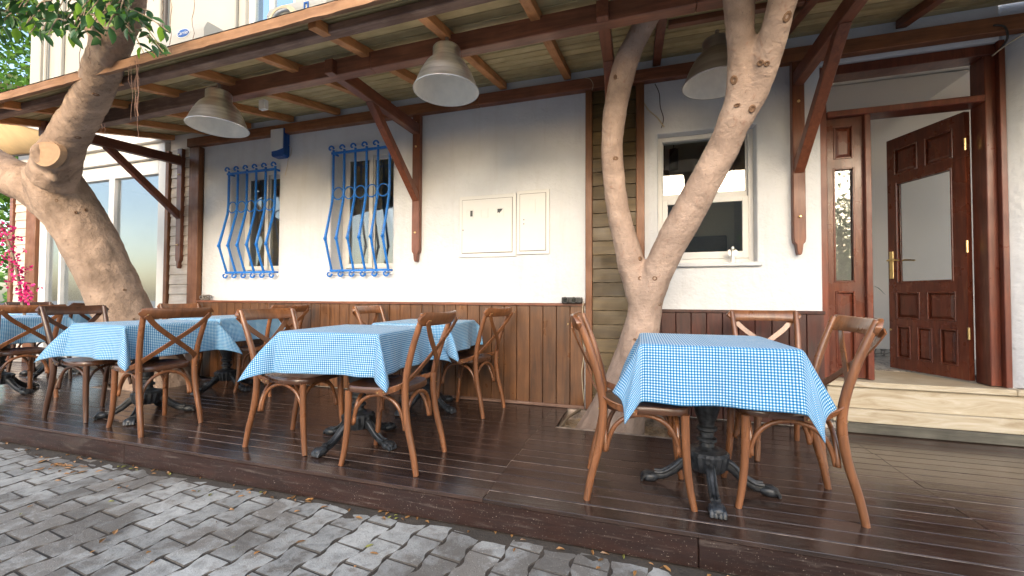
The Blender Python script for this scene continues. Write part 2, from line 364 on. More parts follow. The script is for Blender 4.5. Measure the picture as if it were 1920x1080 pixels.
# ================================================================== SETTING: street, pavers, deck
g = MB().box(-120, 120, -60, 120, ZS-.4, ZS-.0055).build('ground', M['joint'], None, kind='structure')
MB().box(-120, 120, -60, -1.6, ZS-.0073, ZS-.001).build('road', M['asph'], None, kind='structure')
def paver_shape():
    hw, wst, hl, n = .0865, .0645, .1, 5
    pts = []
    side = [(hw-.002, -hl), (hw, -hl*.62), (hw-.005, -hl*.42), (wst+.006, -hl*.24), (wst+.001, -hl*.10), (wst+.001, hl*.10), (wst+.006, hl*.24), (hw-.005, hl*.42), (hw, hl*.62), (hw-.002, hl)]
    # right side is wide at the ends, left side the same: neighbours are shifted half a stone and fill the waist
    right = [(x, y) for x, y in side]; left = [(-x, y) for x, y in reversed(side)]
    return right + left
shp = paver_shape()
pm = []
for j in range(3):
    mb = MB()
    pts = [(x*.925, y*.955) for x, y in shp]; n = len(pts)
    rnd = random.Random(j)
    low = [(x, y, -.05) for x, y in pts]; rim = [(x, y, -.0045) for x, y in pts]; top = [(x*.965, y*.972, rnd.uniform(-.001, .001)) for x, y in pts]
    mb.add(low+rim+top, [(i, (i+1) % n, n+(i+1) % n, n+i) for i in range(n)] + [(n+i, n+(i+1) % n, 2*n+(i+1) % n, 2*n+i) for i in range(n)] + [tuple(range(2*n, 3*n))])
    o = mb.build('paver', M['paver'], g, origin=(0, 0, 0)); pm.append(o.data); bpy.data.objects.remove(o)
cells = []
PW, PL = .154, .2
for i in range(-62, 40):
    for j in range(-18, 12):
        x = i*PW; y = j*PL + (PL/2 if i % 2 else 0) + .03
        a = radians(-6); X = x*cos(a)-y*sin(a)-1.2; Y = x*sin(a)+y*cos(a)+1.2
        if Y > D0+.12 or Y < -1.45 or X < -9.5 or X > 4.5: continue
        v = Vector((X, Y, ZS)) - Vector((0, 0, CAMZ)); z = v.dot(F2)
        vis = z > .1 and abs(v.dot(R2)/z) < 1.32 and v.dot(U3)/z > -.80
        cells.append((0 if vis else 1, (X**2+Y**2), X, Y, a))
cells.sort()
stuff = MB(); np_ = 0
for k, (nv, d, X, Y, a) in enumerate(cells):
    rz = a + random.gauss(0, .018); h = ZS + random.gauss(0, .0013); tx, ty = random.gauss(0, .006), random.gauss(0, .006)
    mt = Matrix.Translation((X, Y, h)) @ Matrix.Rotation(rz, 4, 'Z') @ Matrix.Rotation(tx, 4, 'X') @ Matrix.Rotation(ty, 4, 'Y')
    me = pm[k % 3]
    if k < 298:
        o = bpy.data.objects.new('paver', me); COL.objects.link(o); o.parent = g
        o.matrix_local = Matrix.Translation(-WL[g.name]) @ mt
    else: stuff.add([mt @ v.co for v in me.vertices], [tuple(p.vertices) for p in me.polygons])
stuff.build('paver', M['paver'], g, kind='stuff')
# sand drifted against the deck
mb = MB(); nx, ny = 150, 7
for i in range(nx+1):
    for j in range(ny+1):
        x = -9.4 + i*13.8/nx; t = j/ny; wd = .2 + .1*noise.noise(Vector((x*1.3, 0, 3)))
        mb.v.append(Vector((x, D0+.03-t*wd, ZS + .006*(1-t)**1.3 - .009*t + .005*noise.noise(Vector((x*7, t*4, 1))))))
mb.f = [(i*(ny+1)+j, (i+1)*(ny+1)+j, (i+1)*(ny+1)+j+1, i*(ny+1)+j+1) for i in range(nx) for j in range(ny)]
o = mb.build('sand_drift', M['joint'], None, smooth='all', kind='stuff'); o['label'] = 'thin drift of grey sand along the foot of the deck'

# deck: dusty bed below, planks as separate pieces
deck = MB()
PIT = (-.62, .24, 3.18, 3.70); PIT2 = (-5.75, -4.95, 3.0, 3.60)
def rect_minus(x0, x1, y0, y1, holes):
    out = []; xs = sorted({x0, x1, *[h[0] for h in holes], *[h[1] for h in holes]}); ys = sorted({y0, y1, *[h[2] for h in holes], *[h[3] for h in holes]})
    for a, b in zip(xs, xs[1:]):
        for c, d in zip(ys, ys[1:]):
            mx, my = (a+b)/2, (c+d)/2
            if x0 <= mx <= x1 and y0 <= my <= y1 and not any(h[0] < mx < h[1] and h[2] < my < h[3] for h in holes): out.append((a, b, c, d))
    return out
for a, b, c, d in rect_minus(-9.2, 4.2, D0+.05, 3.90, [PIT, PIT2]): deck.box(a, b, c, d, ZS-.05, -.0028)
deck = deck.build('deck', M['gapdirt'], None, kind='structure')
rows = 18; pw = (3.755-(D0-.012))/rows
seams = [-7.3, -5.6, -3.05, -.745, 1.44, 3.3]
for r in range(rows):
    y0 = D0-.012 + r*pw; y1 = y0+pw-.0062
    cuts = [-9.2] + [s + (random.uniform(-.01, .01) if r % 7 else 0) for s in seams] + [4.2]
    for a, b in zip(cuts, cuts[1:]):
        segs = [(a+.0007, b-.0007)]
        for h in (PIT, PIT2):
            if y0 < h[3] and y1 > h[2]+.02:
                segs = [s for (p, q) in segs for s in ((p, min(q, h[0])), (max(p, h[1]), q)) if s[1]-s[0] > .03]
        for p, q in segs:
            dz = random.uniform(-.0012, .0012)
            box('plank', p, q, y0, y1, -.02+dz, dz, 'deck', deck, .0016)
fs = [-9.2, -6.2, -3.4, .24, 4.2]
for a, b in zip(fs, fs[1:]):
    box('fascia_board', a+.001, b-.001, D0, D0+.03, ZS+.012, -.026, 'deck_face', deck, .004)
MB().box(-9.2, 4.2, D0+.012, D0+.045, -.028, -.021).build('batten', M['wired'], deck)  # dark strip standing in for the shade in the gap under the planks

# tree pits
def pit(name, b, seed):
    rnd = random.Random(seed); mb = MB(); n = 26
    for i in range(n+1):
        for j in range(n+1):
            x = b[0]-.04+(b[1]-b[0]+.08)*i/n; y = b[2]-.04+(b[3]-b[2]+.08)*j/n
            z = -.085 + .05*noise.noise(Vector((x*6, y*6, seed))) + .02*noise.noise(Vector((x*22, y*22, seed)))
            mb.v.append(Vector((x, y, z)))
    mb.f = [(i*(n+1)+j, (i+1)*(n+1)+j, (i+1)*(n+1)+j+1, i*(n+1)+j+1) for i in range(n) for j in range(n)]
    o = mb.build(name, M['soil'], None, smooth='all', kind='structure'); return o
soil1 = pit('soil', PIT, 3); soil2 = pit('soil', PIT2, 8)
mb = MB(); rnd = random.Random(4)
for k in range(170):
    h = PIT if k < 120 else PIT2
    x, y = rnd.uniform(h[0]+.02, h[1]-.02), rnd.uniform(h[2]+.02, h[3]-.02); a = rnd.uniform(0, pi); l = rnd.uniform(.02, .07)
    if k < 120 and x > -.3: l *= .6
    z = -.06+rnd.uniform(0, .03); mb.tube([(x-l*cos(a), y-l*sin(a), z), (x, y, z+rnd.uniform(0, .012)), (x+l*cos(a), y+l*sin(a), z+rnd.uniform(-.01, .01))], rnd.uniform(.0012, .004), 4)
o = mb.build('twig_litter', M['twig'], None, kind='stuff'); o['label'] = 'dry twigs and debris on the soil around the trees'
o = MB().tube([(-.60, 3.20, -.02), (-.57, 3.45, .0), (-.50, 3.69, .01)], .014, 5, flat=.6).build('loose_batten', M['twig']); tag(o, 'short loose stick leaning in the left corner of the tree pit', 'stick')

# ================================================================== BUILDING
bld = empty('white_building', (0, 3.9, 0)); tag(bld, 'whitewashed building with wood-panelled lower wall, two grilled windows and an open brown door', 'building')
def wall_with_holes(name, x0, x1, z0, z1, y0, y1, holes, mat, parent, bev=.012):
    bm = bmesh.new(); xs = sorted({x0, x1, *[h[0] for h in holes], *[h[1] for h in holes]}); zs = sorted({z0, z1, *[h[2] for h in holes], *[h[3] for h in holes]})
    V = {}
    def gv(x, z):
        if (x, z) not in V: V[(x, z)] = bm.verts.new((x, y0, z))
        return V[(x, z)]
    fs = []
    for a, b in zip(xs, xs[1:]):
        for c, d in zip(zs, zs[1:]):
            mx, mz = (a+b)/2, (c+d)/2
            if any(h[0] < mx < h[1] and h[2] < mz < h[3] for h in holes): continue
            fs.append(bm.faces.new([gv(a, c), gv(b, c), gv(b, d), gv(a, d)]))
    r = bmesh.ops.extrude_face_region(bm, geom=fs)
    bmesh.ops.translate(bm, verts=[e for e in r['geom'] if isinstance(e, bmesh.types.BMVert)], vec=(0, y1-y0, 0))
    bmesh.ops.recalc_face_normals(bm, faces=bm.faces)
    ed = [e for e in bm.edges if len(e.link_faces) == 2 and e.calc_face_angle(0) > 1 and all(abs(v.co.y-y0) < 1e-5 for v in e.verts)]
    bmesh.ops.bevel(bm, geom=ed, offset=bev, segments=3, profile=.5, affect='EDGES')
    me = bpy.data.meshes.new(name); bm.to_mesh(me); bm.free(); me.materials.append(mat)
    for p in me.polygons: p.use_smooth = True
    me.set_sharp_from_angle(angle=radians(35))
    o = bpy.data.objects.new(name, me); return link(o, parent, (0, 0, 0))
W1 = (-4.80, -4.04, 1.27, 2.57); W2 = (-3.30, -2.50, 1.27, 2.67); W3 = (.16, .92, 1.30, 2.43); DR = (1.37, 2.46, .36, 2.84)
wall_with_holes('wall', -5.26, 2.46, -.1, 3.25, W, W+.30, [W1, W2, W3, (DR[0], 2.46, -.1, DR[3])], M['white'], bld, .02)
wall_with_holes('wall', 2.47, 4.3, -.1, 3.25, W+.02, W+.30, [], M['white'], bld, .02)
MB().prism([(2.49, W+.02), (2.56, W-.03), (4.3, W-.03), (4.3, W+.02)], 'z', .385, 2.86).build('pilaster', M['white'], bld, .012, segs=2, smooth=35)
# upper storey
up = wall_with_holes('upper_wall', -8.85, 4.3, 3.25, 6.6, W, W+.25, [(-4.62, -3.85, 3.7, 5.1)], M['cream'], bld)
for a, b in ((-8.86, -8.62), (-8.26, -8.12), (-6.25, -6.05), (-4.86, -4.72)):
    box('pilaster', a, b, W-.05, W-.001, 3.26, 6.6, 'cream', bld, .01)
for x, c in ((-8.5, 'cream'), (-5.95, 'wired')):
    MB().tube([(x, W-.04, 3.3), (x, W-.04, 6.5)], .022, 8).build('drainpipe', M[c], bld, smooth=True)
uw = MB().box(-4.62, -4.54, W+.05, W+.12, 3.7, 5.1).box(-3.93, -3.85, W+.05, W+.12, 3.7, 5.1).box(-4.54, -3.93, W+.05, W+.12, 5.02, 5.1).box(-4.30, -4.24, W+.055, W+.115, 3.7, 5.02).build('window_frame', M['pvc'], bld, .004)
MB().box(-4.54, -3.93, W+.08, W+.09, 3.7, 5.02).build('pane', M['glass'], uw)
# interiors
room = MB()
room.box(-5.2, 1.2, 7.6, 7.7, -.1, 3.2).box(-5.3, -5.2, W+.3, 7.7, -.1, 3.2).box(1.16, 1.24, W+.3, 7.7, -.1, 3.2).box(-2.2, -2.1, W+.3, 7.6, -.1, 3.2)
room.box(1.24, 4.3, 5.45, 5.55, -.1, 3.2).box(-2.1, 1.16, 5.8, 5.9, -.1, 3.14).box(-5.2, 1.16, W+.3, 7.6, 3.14, 3.2).box(1.24, 4.2, W+.3, 5.45, 3.10, 3.2)  # partition added and hall's right end left open to brighten the rooms
room.build('interior_wall', M['inside'], bld)
MB().prism([(1.25, 1.9), (2.9, 3.09), (1.25, 3.09)], 'y', 4.75, 5.44).build('stair_soffit', M['inside'], bld)
box('interior_floor', 1.24, 4.2, 4.36, 5.45, .30, .383, 'mosaic', bld, 0)
box('interior_floor', -5.2, 1.16, W+.3, 7.6, .0, .1, 'inside', bld, 0)
for i in range(9):
    MB().box(1.3+i*.2, 1.497+i*.2, 5.43, 5.448, .384, .46).build('skirting_tile', M['mosaic'], bld)
for x, y, z in ((.36, 4.7, 2.38), (.26, 4.6, 2.12)):
    MB().tube([(x, y, z), (x, y, z+.22)], .045, 14).build('pendant_lamp', M['black'], bld, smooth=True)
    MB().tube([(x, y, z+.22), (x, y, 3.13)], .004, 5).build('cord', M['black'], bld)
box('shelf_unit', .55, 1.0, 5.4, 5.75, .1, 1.75, 'grey', bld, .01)
box('lightening_panel', -4.72, -4.36, W+.33, W+.345, 1.2, 2.7, 'grey', bld, .003); box('lightening_panel', -3.25, -2.86, W+.33, W+.345, 1.2, 2.75, 'grey', bld, .003)  # grey panels added behind the glass to lighten the dark small windows

# windows with white frames
def casement(x0, x1, z0, z1, yf, split):
    f = MB(); t = .055; y0, y1 = yf, yf+.06
    f.box(x0, x0+t, y0, y1, z0, z1).box(x1-t, x1, y0, y1, z0, z1).box(x0+t, x1-t, y0, y1, z1-t, z1).box(x0+t, x1-t, y0, y1, z0, z0+t)
    fr = f.build('window_frame', M['pvc'], bld, .004)
    a = x0+t+.003; b = x1-t-.003; m = a+(b-a)*split
    for p, q, o in ((a, m+.02, -.022), (m-.02, b, .004)):
        s = MB(); u = .05; yy0, yy1 = y0+o, y0+o+.022
        s.box(p, p+u, yy0, yy1, z0+t+.003, z1-t-.003).box(q-u, q, yy0, yy1, z0+t+.003, z1-t-.003).box(p+u, q-u, yy0, yy1, z1-t-.003-u, z1-t-.003).box(p+u, q-u, yy0, yy1, z0+t+.003, z0+t+.003+u)
        s.build('sash', M['pvc'], fr, .003)
        MB().box(p+u, q-u, yy0+.010, yy0+.014, z0+t+u, z1-t-u).build('pane', M['glass'], fr)
    return fr
casement(W1[0], W1[1], W1[2]+.0, W1[3], W+.2, .5)
casement(W2[0], W2[1], W2[2]+.0, W2[3], W+.2, .5)
for h in (W1, W2): box('window_sill', h[0]-.02, h[1]+.02, W-.015, W+.24, h[2]-.035, h[2]-.002, 'white', bld, .006)
# right sash window
x0, x1, z0, z1 = W3; yf = W+.10; t = .04; zm = 1.87
fr = MB().box(x0, x0+t, yf, yf+.09, z0, z1).box(x1-t, x1, yf, yf+.09, z0, z1).box(x0+t, x1-t, yf, yf+.09, z1-t, z1).box(x0+t, x1-t, yf, yf+.09, z0, z0+t).build('window_frame', M['pvc'], bld, .004)
u = .045
MB().box(x0+t, x1-t, yf+.03, yf+.06, zm, zm+.05).box(x0+t, x0+t+.012, yf+.03, yf+.06, zm+.05, z1-t).box(x1-t-.012, x1-t, yf+.03, yf+.06, zm+.05, z1-t).build('sash', M['pvc'], fr, .002)
MB().box(x0+t+.012, x1-t-.012, yf+.042, yf+.047, zm+.05, z1-t).build('pane', M['glass'], fr)
MB().box(x0+t, x0+t+u, yf-.005, yf+.028, z0+t, zm-.002).box(x1-t-u, x1-t, yf-.005, yf+.028, z0+t, zm-.002).box(x0+t+u, x1-t-u, yf-.005, yf+.028, zm-.045, zm-.002).box(x0+t+u, x1-t-u, yf-.005, yf+.028, z0+t, z0+t+.06).build('sash', M['pvc'], fr, .003)
MB().box(x0+t+u, x1-t-u, yf+.008, yf+.013, z0+t+.06, zm-.045).build('pane', M['glass'], fr)
box('window_sill', x0-.03, x1+.03, W-.035, W+.10, z0-.035, z0-.002, 'white', bld, .006)

# wainscot
zt = .945
def wains(xa, xb, ztop, mat, wdt):
    n = round((xb-xa)/wdt); wd = (xb-xa)/n
    for i in range(n):
        a = xa+i*wd; p = .004
        MB().prism([(a+.0008, W-.024), (a+.0008+p, W-.034), (a+wd-.0008-p, W-.034), (a+wd-.0008, W-.024), (a+wd-.0008, W-.006), (a+.0008, W-.006)], 'z', .012, ztop-.022).build('wainscot_board', M[mat], bld)
wains(-5.29, -.475, .945, 'wains', .128)
wains(.06, 1.365, .90, 'wains_red', .118)
box('ledge', -5.30, -.47, W-.052, W-.001, .925, .95, 'beam', bld, .003)
box('ledge', .06, 1.366, W-.045, W-.001, .88, .905, 'wains_red', bld, .003)
box('skirting_batten', -2.9, -.47, W-.052, W-.036, .0015, .03, 'beam_grey', bld, .003)
# timber posts on the wall
box('post', -5.43, -5.262, W-.06, W+.02, .0, 2.88, 'post', bld, .006)
box('post', -.462, -.402, W-.045, W-.001, .0, 2.885, 'post', bld, .004)
box('post', -.022, .048, W-.045, W-.001, .0, 2.885, 'post', bld, .004)
# olive weatherboards between the posts
n = 23
for i in range(n):
    a = .01+i*2.87/n; b = a+2.87/n
    MB().prism([(W-.010, a+.004), (W-.026, a+.006), (W-.018, b-.001), (W-.004, b-.001), (W-.004, a+.004)], 'x', -.401, -.023).build('weatherboard', M['clap'], bld, .001)
MB().box(-.40, -.024, W-.006, W-.001, .01, 2.88).build('board_backing', M['gapdirt'], bld)
# pale weatherboards left of the corner post
def paleboards(xa, xb, z0_, z1_):
    n = int((z1_-z0_)/.125)
    for i in range(n):
        a = z0_+i*.125
        MB().prism([(W-.008, a+.004), (W-.024, a+.006), (W-.016, a+.124), (W-.002, a+.124), (W-.002, a+.004)], 'x', xa, xb).build('weatherboard', M['clap_grey'], bld, .001)
paleboards(-5.80, -5.435, .02, 2.9)
paleboards(-9.18, -8.86, .02, 2.9)
box('wall', -5.86, -5.262, W+.0, W+.25, -.1, 3.25, 'inside', bld, 0)
box('wall', -9.2, -8.58, W+.0, W+.25, -.1, 3.25, 'inside', bld, 0)
box('post', -5.87, -5.81, W-.05, W-.003, .0, 2.88, 'post', bld, .004)
box('post', -8.84, -8.60, W-.05, W-.003, .0, 3.0, 'post', bld, .004)
box('post', -9.26, -9.19, W-.05, W+.2, .0, 3.0, 'beam', bld, .004)
for x in (-5.5,): box('corner_trim', -5.46, -5.436, W-.036, W-.003, .0, 2.88, 'pvc', bld, .002)

# glazed shop front
sf = MB(); y0, y1 = W-.01, W+.07
sf.box(-6.06, -5.875, y0, y1, .05, 3.0).box(-8.58, -8.42, y0, y1, .05, 3.0).box(-7.04, -6.93, y0, y1, .12, 2.62).box(-8.42, -6.06, y0, y1, 2.62, 2.80).box(-8.42, -6.06, y0, y1, .05, .16)
sfo = sf.build('shop_window_frame', M['pvc'], bld, .004)
MB().box(-8.10, -8.05, y0-.005, y1, .16, 2.62).build('mullion', M['pvc'], sfo, .003)
for a, b in ((-6.93, -6.06), (-8.05, -7.04), (-8.42, -8.10)): MB().box(a, b, W+.03, W+.036, .16, 2.62).build('pane', M['glass_shop'], sfo)
box('shop_lintel', -8.6, -5.87, W-.06, W+.2, 2.81, 3.0, 'pvc', bld, .006); box('shop_lintel', -8.6, -5.87, W-.12, W+.2, 3.003, 3.25, 'pvc', bld, .006)
sh = MB().box(-8.6, -5.9, 7.4, 7.5, 0, 3).box(-8.7, -8.6, W+.26, 7.5, 0, 3).box(-5.9, -5.31, W+.26, 7.5, 0, 3).box(-8.6, -5.9, W+.26, 7.4, 2.85, 2.95).box(-8.6, -5.9, W+.26, 7.4, -.02, .04)
sh.build('shop_interior_wall', M['far'], bld)
box('shop_cabinet', -8.3, -7.2, 5.6, 6.1, .05, 1.95, 'grey', bld, .01)

# door frame, sidelight, leaf
y0, y1 = W+.03, W+.17
fo = MB().box(DR[0], DR[0]+.05, y0, y1, .385, DR[3]-.08).build('door_frame', M['frame'], bld, .004)
MB().box(2.385, 2.455, y0, y1, .385, DR[3]-.08).build('jamb', M['frame'], fo, .004)
MB().box(DR[0], 2.455, y0-.005, y1, DR[3]-.078, DR[3]-.004).build('head', M['frame'], fo, .004)
MB().box(DR[0]+.051, 2.384, y0-.012, y1, 2.425, 2.475).build('transom', M['frame'], fo, .006)
MB().box(1.665, 1.705, y0-.004, y1, .385, 2.424).build('mullion', M['frame'], fo, .004)
MB().box(2.44, 2.475, W-.012, y0-.006, .385, DR[3]-.0).build('architrave', M['frame'], fo, .003)
def panelled(T, wd, z0, z1, holes, glassrect, name, parent):
    """T maps (x along width, y thickness, z) to world. stiles and rails with recessed raised panels"""
    th = .042; mb = MB(); xs = sorted({0, wd, *[h[0] for h in holes], *[h[1] for h in holes]}); zs = sorted({z0, z1, *[h[2] for h in holes], *[h[3] for h in holes]})
    for a, b in zip(xs, xs[1:]):
        for c, d in zip(zs, zs[1:]):
            mx, mz = (a+b)/2, (c+d)/2
            if any(h[0] < mx < h[1] and h[2] < mz < h[3] for h in holes): continue
            mb.box(a, b, 0, th, c, d)
    bm_v = mb; bm_v.xf(T); leaf = bm_v.build(name, M['door'], parent)
    for h in holes:
        a, b, c, d = h
        for s0, s1 in ((-.004, .012), (th-.012, th+.004)):      # mouldings both faces
            fr_ = MB(); e = .014
            fr_.box(a, a+e, s0, s1, c, d).box(b-e, b, s0, s1, c, d).box(a+e, b-e, s0, s1, c, c+e).box(a+e, b-e, s0, s1, d-e, d)
            fr_.xf(T).build('moulding', M['door'], leaf, .003)
        if h == glassrect:
            MB().box(a+.002, b-.002, th/2-.002, th/2+.002, c+.002, d-.002).xf(T).build('pane', M['glass'] if name == 'sidelight' else M['glass_clear'], leaf)
        else:
            p = MB().box(a+.001, b-.001, .014, th-.014, c+.001, d-.001); i = .038 if b-a > .12 else .028
            q = MB()
            for s0, s1 in ((.004, .014), (th-.004, th-.014)):
                q.add([(a+i, s0, c+i), (b-i, s0, c+i), (b-i, s0, d-i), (a+i, s0, d-i), (a+.016, s1, c+.016), (b-.016, s1, c+.016), (b-.016, s1, d-.016), (a+.016, s1, d-.016)],
                      [(0, 1, 2, 3), (0, 4, 5, 1), (1, 5, 6, 2), (2, 6, 7, 3), (3, 7, 4, 0)])
            p.v += []; b0 = len(p.v); p.v += q.v; p.f += [tuple(b0+k for k in f) for f in q.f]
            p.xf(T).build('panel', M['door'], leaf)
    return leaf
T = Matrix.Translation((DR[0]+.052, y0+.03, 0))
sw = 1.664-DR[0]-.052
panelled(T, sw, .39, 2.424, [(.05, sw-.06, 2.10, 2.36), (.045, sw-.055, 1.13, 2.03), (.05, sw-.06, .83, 1.06), (.05, sw-.06, .46, .77)], (.045, sw-.055, 1.13, 2.03), 'sidelight', bld)
ang = radians(111)
T = Matrix.Translation((2.383, y1+.005, 0)) @ Matrix.Rotation(ang, 4, 'Z')
lw = .60
leaf = panelled(T, lw, .395, 2.415, [(.08, .29, 2.09, 2.32), (.34, .54, 2.09, 2.32), (.09, .53, 1.14, 2.02), (.08, .29, .83, 1.06), (.34, .54, .83, 1.06), (.07, .20, .49, .77), (.25, .37, .49, .77), (.42, .54, .49, .77)], (.09, .53, 1.14, 2.02), 'door_leaf', bld)
hd = MB().box(lw-.05, lw-.015, .043, .050, 1.18, 1.42).xf(T).build('handle_plate', M['brass'], leaf, .002)
MB().tube([T @ Vector(p) for p in ((lw-.032, .045, 1.34), (lw-.032, .085, 1.34), (lw-.06, .092, 1.345), (lw-.14, .092, 1.335))], .007, 8).build('handle', M['brass'], leaf, smooth=True)
MB().tube([T @ Vector(p) for p in ((lw-.032, -.003, 1.34), (lw-.032, -.05, 1.34), (lw-.06, -.055, 1.345), (lw-.14, -.055, 1.335))], .007, 8).build('handle', M['brass'], leaf, smooth=True)
for z in (.70, 1.35, 2.12): MB().tube([T @ Vector((-.004, .045, z)), T @ Vector((-.004, .045, z+.09))], .009, 8).build('hinge', M['brass'], leaf, smooth=True)

# marble steps
st = empty('marble_step', (2.4, W, 0)); tag(st, 'beige marble step on a dark timber sill in front of the open door', 'step')
box('timber_sill', 1.45, 4.2, W-.075, W+.02, .002, .078, 'step_wood', st, .006)
box('slab', 1.40, 4.2, W-.062, W+.02, .080, .178, 'marble', st, .004)
box('riser', 1.378, 4.2, W-.028, W+.02, .180, .335, 'marble', st, .003)
box('tread', 1.374, 2.47, W-.055, 4.36, .338, .380, 'marble', st, .006)
box('tread', 2.472, 4.2, W-.055, W+.02, .338, .380, 'marble', st, .006)
box('fill', 1.38, 4.2, W+.022, 4.3, .0, .337, 'inside', st, 0)

# meter cupboard and small fittings on the wall
mc = empty('meter_cupboard', (-1.25, W, 1.4)); tag(mc, 'flat white metal meter cupboard with two doors set in the white wall', 'meter box')
MB().box(-1.72, -1.125, W-.014, W+.001, 1.395, 2.005).build('frame', M['metalbox'], mc, .003)
MB().box(-1.118, -.80, W-.016, W+.001, 1.41, 2.02).build('frame', M['metalbox'], mc, .003)
d1 = MB().box(-1.685, -1.165, W-.021, W-.0145, 1.44, 1.965).build('door', M['metalbox'], mc, .0015)
d2 = MB().box(-1.085, -.835, W-.023, W-.0165, 1.445, 1.985).build('door', M['metalbox'], mc, .0015)
MB().box(-1.689, -1.161, W-.0160, W-.0142, 1.434, 1.969).build('door_gap', M['wired'], mc)
MB().box(-1.089, -.831, W-.0180, W-.0162, 1.440, 1.989).build('door_gap', M['wired'], mc)
for x in (-1.60, -1.445, -1.285):
    wf = MB().box(x-.038, x-.03, W-.025, W-.0212, 1.78, 1.87).box(x+.03, x+.038, W-.025, W-.0212, 1.78, 1.87).box(x-.03, x+.03, W-.025, W-.0212, 1.862, 1.87).box(x-.03, x+.03, W-.025, W-.0212, 1.78, 1.788).build('peephole_frame', M['metalbox'], mc)
MB().box(-1.597, -1.572, W-.0235, W-.0212, 1.80, 1.858).build('broken_pane', M['black'], d1)
MB().prism([(-1.312, 1.86), (-1.258, 1.86), (-1.275, 1.835), (-1.283, 1.83), (-1.293, 1.815), (-1.297, 1.828), (-1.312, 1.82)], 'y', W-.0235, W-.0212).build('broken_pane', M['black'], d1)
MB().box(-1.0, -.93, W-.026, W-.0232, 1.80, 1.93).build('peephole_frame', M['metalbox'], mc, .001)
for x, z in ((-1.045, 1.74), (-1.045, 1.70)): MB().box(x-.004, x+.004, W-.0245, W-.0232, z-.006, z+.006).build('keyhole', M['black'], mc)
MB().box(-1.678, -1.670, W-.0225, W-.0212, 1.66, 1.675).build('keyhole', M['black'], mc)

al = empty('alarm_box', (-4.03, W, 2.8)); tag(al, 'white and blue alarm siren box high on the wall between the grilled windows', 'alarm box')
P0 = at(508, 240, W-.1); P1 = at(527, 290, W-.1)
xa, xb = P0.x+.0, at(530, 260, W-.1).x; zb, zt_ = at(518, 293, W-.1).z, at(518, 240, W-.1).z
MB().prism([(xa-.004, zb+.02), (xa+.02, zb), (xb-.02, zb), (xb+.004, zb+.02), (xb+.004, zt_), (xa-.004, zt_)], 'y', W-.088, W-.001).build('housing', M['bluep'], al, .006)
MB().prism([(xa-.002, zb+.065), ((xa+xb)/2, zb+.07), (xb-.0, zb+.09), (xb-.0, zt_-.01), (xa-.002, zt_-.01)], 'y', W-.104, W-.0885).build('cover', M['metalbox'], al, .005)
MB().tube([(xb+.01, W-.02, zb+.15), (xb+.05, W-.02, zb+.1), (xb+.04, W-.02, zb+.03), (xb+.0, W-.02, zb-.02), (xb-.02, W-.01, zb-.10), (xb-.05, W-.01, zb-.2)], .003, 5).build('wire', M['wire'], al)

def wire(name, pts, r, mat, label, cat='cable'):
    o = MB().tube(spline(pts, 5), r, 5).build(name, M[mat], smooth='all'); return tag(o, label, cat)
wire('wall_cable', [at(1203, 185, W-.03), at(1215, 205, W-.02), at(1232, 220, W-.02), at(1245, 238, W-.02)], .006, 'wire', 'pale cable curling down the wall left of the right-hand window')
wire('wall_cable', [at(1228, 157, W-.03), at(1236, 175, W-.02), at(1238, 200, W-.02), at(1244, 222, W-.02), at(1240, 240, W-.02)], .004, 'wired', 'thin dark cable hanging from the beam above the right-hand window')
wire('post_cable', [at(1094, 565, W-.06), at(1092, 600, W-.05), at(1095, 660, W-.05), at(1091, 700, W-.05), at(1095, 755, W-.05)], .004, 'wire', 'thin cable running down beside the post at the end of the wainscot')
wire('beam_cable', [at(1863, 47, W-.09), at(1884, 50, W-.09), at(1889, 72, W-.09), at(1875, 92, W-.03)], .007, 'wired', 'black cable looped round the beam above the door')
wire('beam_cable', [at(1860, 105, W-.02), at(1890, 82, W-.09), at(1935, 55, W-.09)], .005, 'wire', 'light cable running up to the beam right of the door')
wire('twine', [at(375, 157, 2.47), at(395, 150, 2.46), at(410, 154, 2.46), at(396, 159, 2.46), at(378, 159, 2.47)], .0025, 'wire', 'loop of pale twine on the purlin above the left lamp', 'twine')
wire('twine', [at(1095, 146, 3.68), at(1106, 148, 3.68), at(1112, 158, 3.68), at(1110, 170, 3.68)], .0025, 'wire', 'frayed pale string at the beam above the narrow olive boards', 'twine')

# black twin fitting and grey bundle on the ledge
b = empty('twin_lens_fitting', (-.6, W-.06, .95)); tag(b, 'small black twin-barrelled fitting lying on the wainscot ledge beside the post', 'light fitting')
MB().box(-.67, -.49, W-.10, W-.02, .951, 1.005).build('body', M['black'], b, .008, segs=2)
for x in (-.632, -.555):
    MB().tube([(x, W-.10, .98), (x, W-.125, .98)], [.026, .028], 14).build('barrel', M['black'], b, smooth=40)
    MB().tube([(x, W-.125, .98), (x, W-.127, .98)], .019, 12).build('lens', M['glass'], b)
b = MB(); rnd = random.Random(5)
for k in range(9):
    c = Vector((-5.12+rnd.uniform(-.06, .06), W-.05, .985)); R_ = rnd.uniform(.018, .034)
    b.tube([c+Vector((R_*1.5*cos(t), rnd.uniform(-.012, .012), R_*sin(t))) for t in [i*pi/6 for i in range(13)]], .005, 5)
tag(b.build('cable_bundle', M['grey'], smooth='all'), 'tangled grey cable bundle on the left end of the wainscot ledge', 'cable')

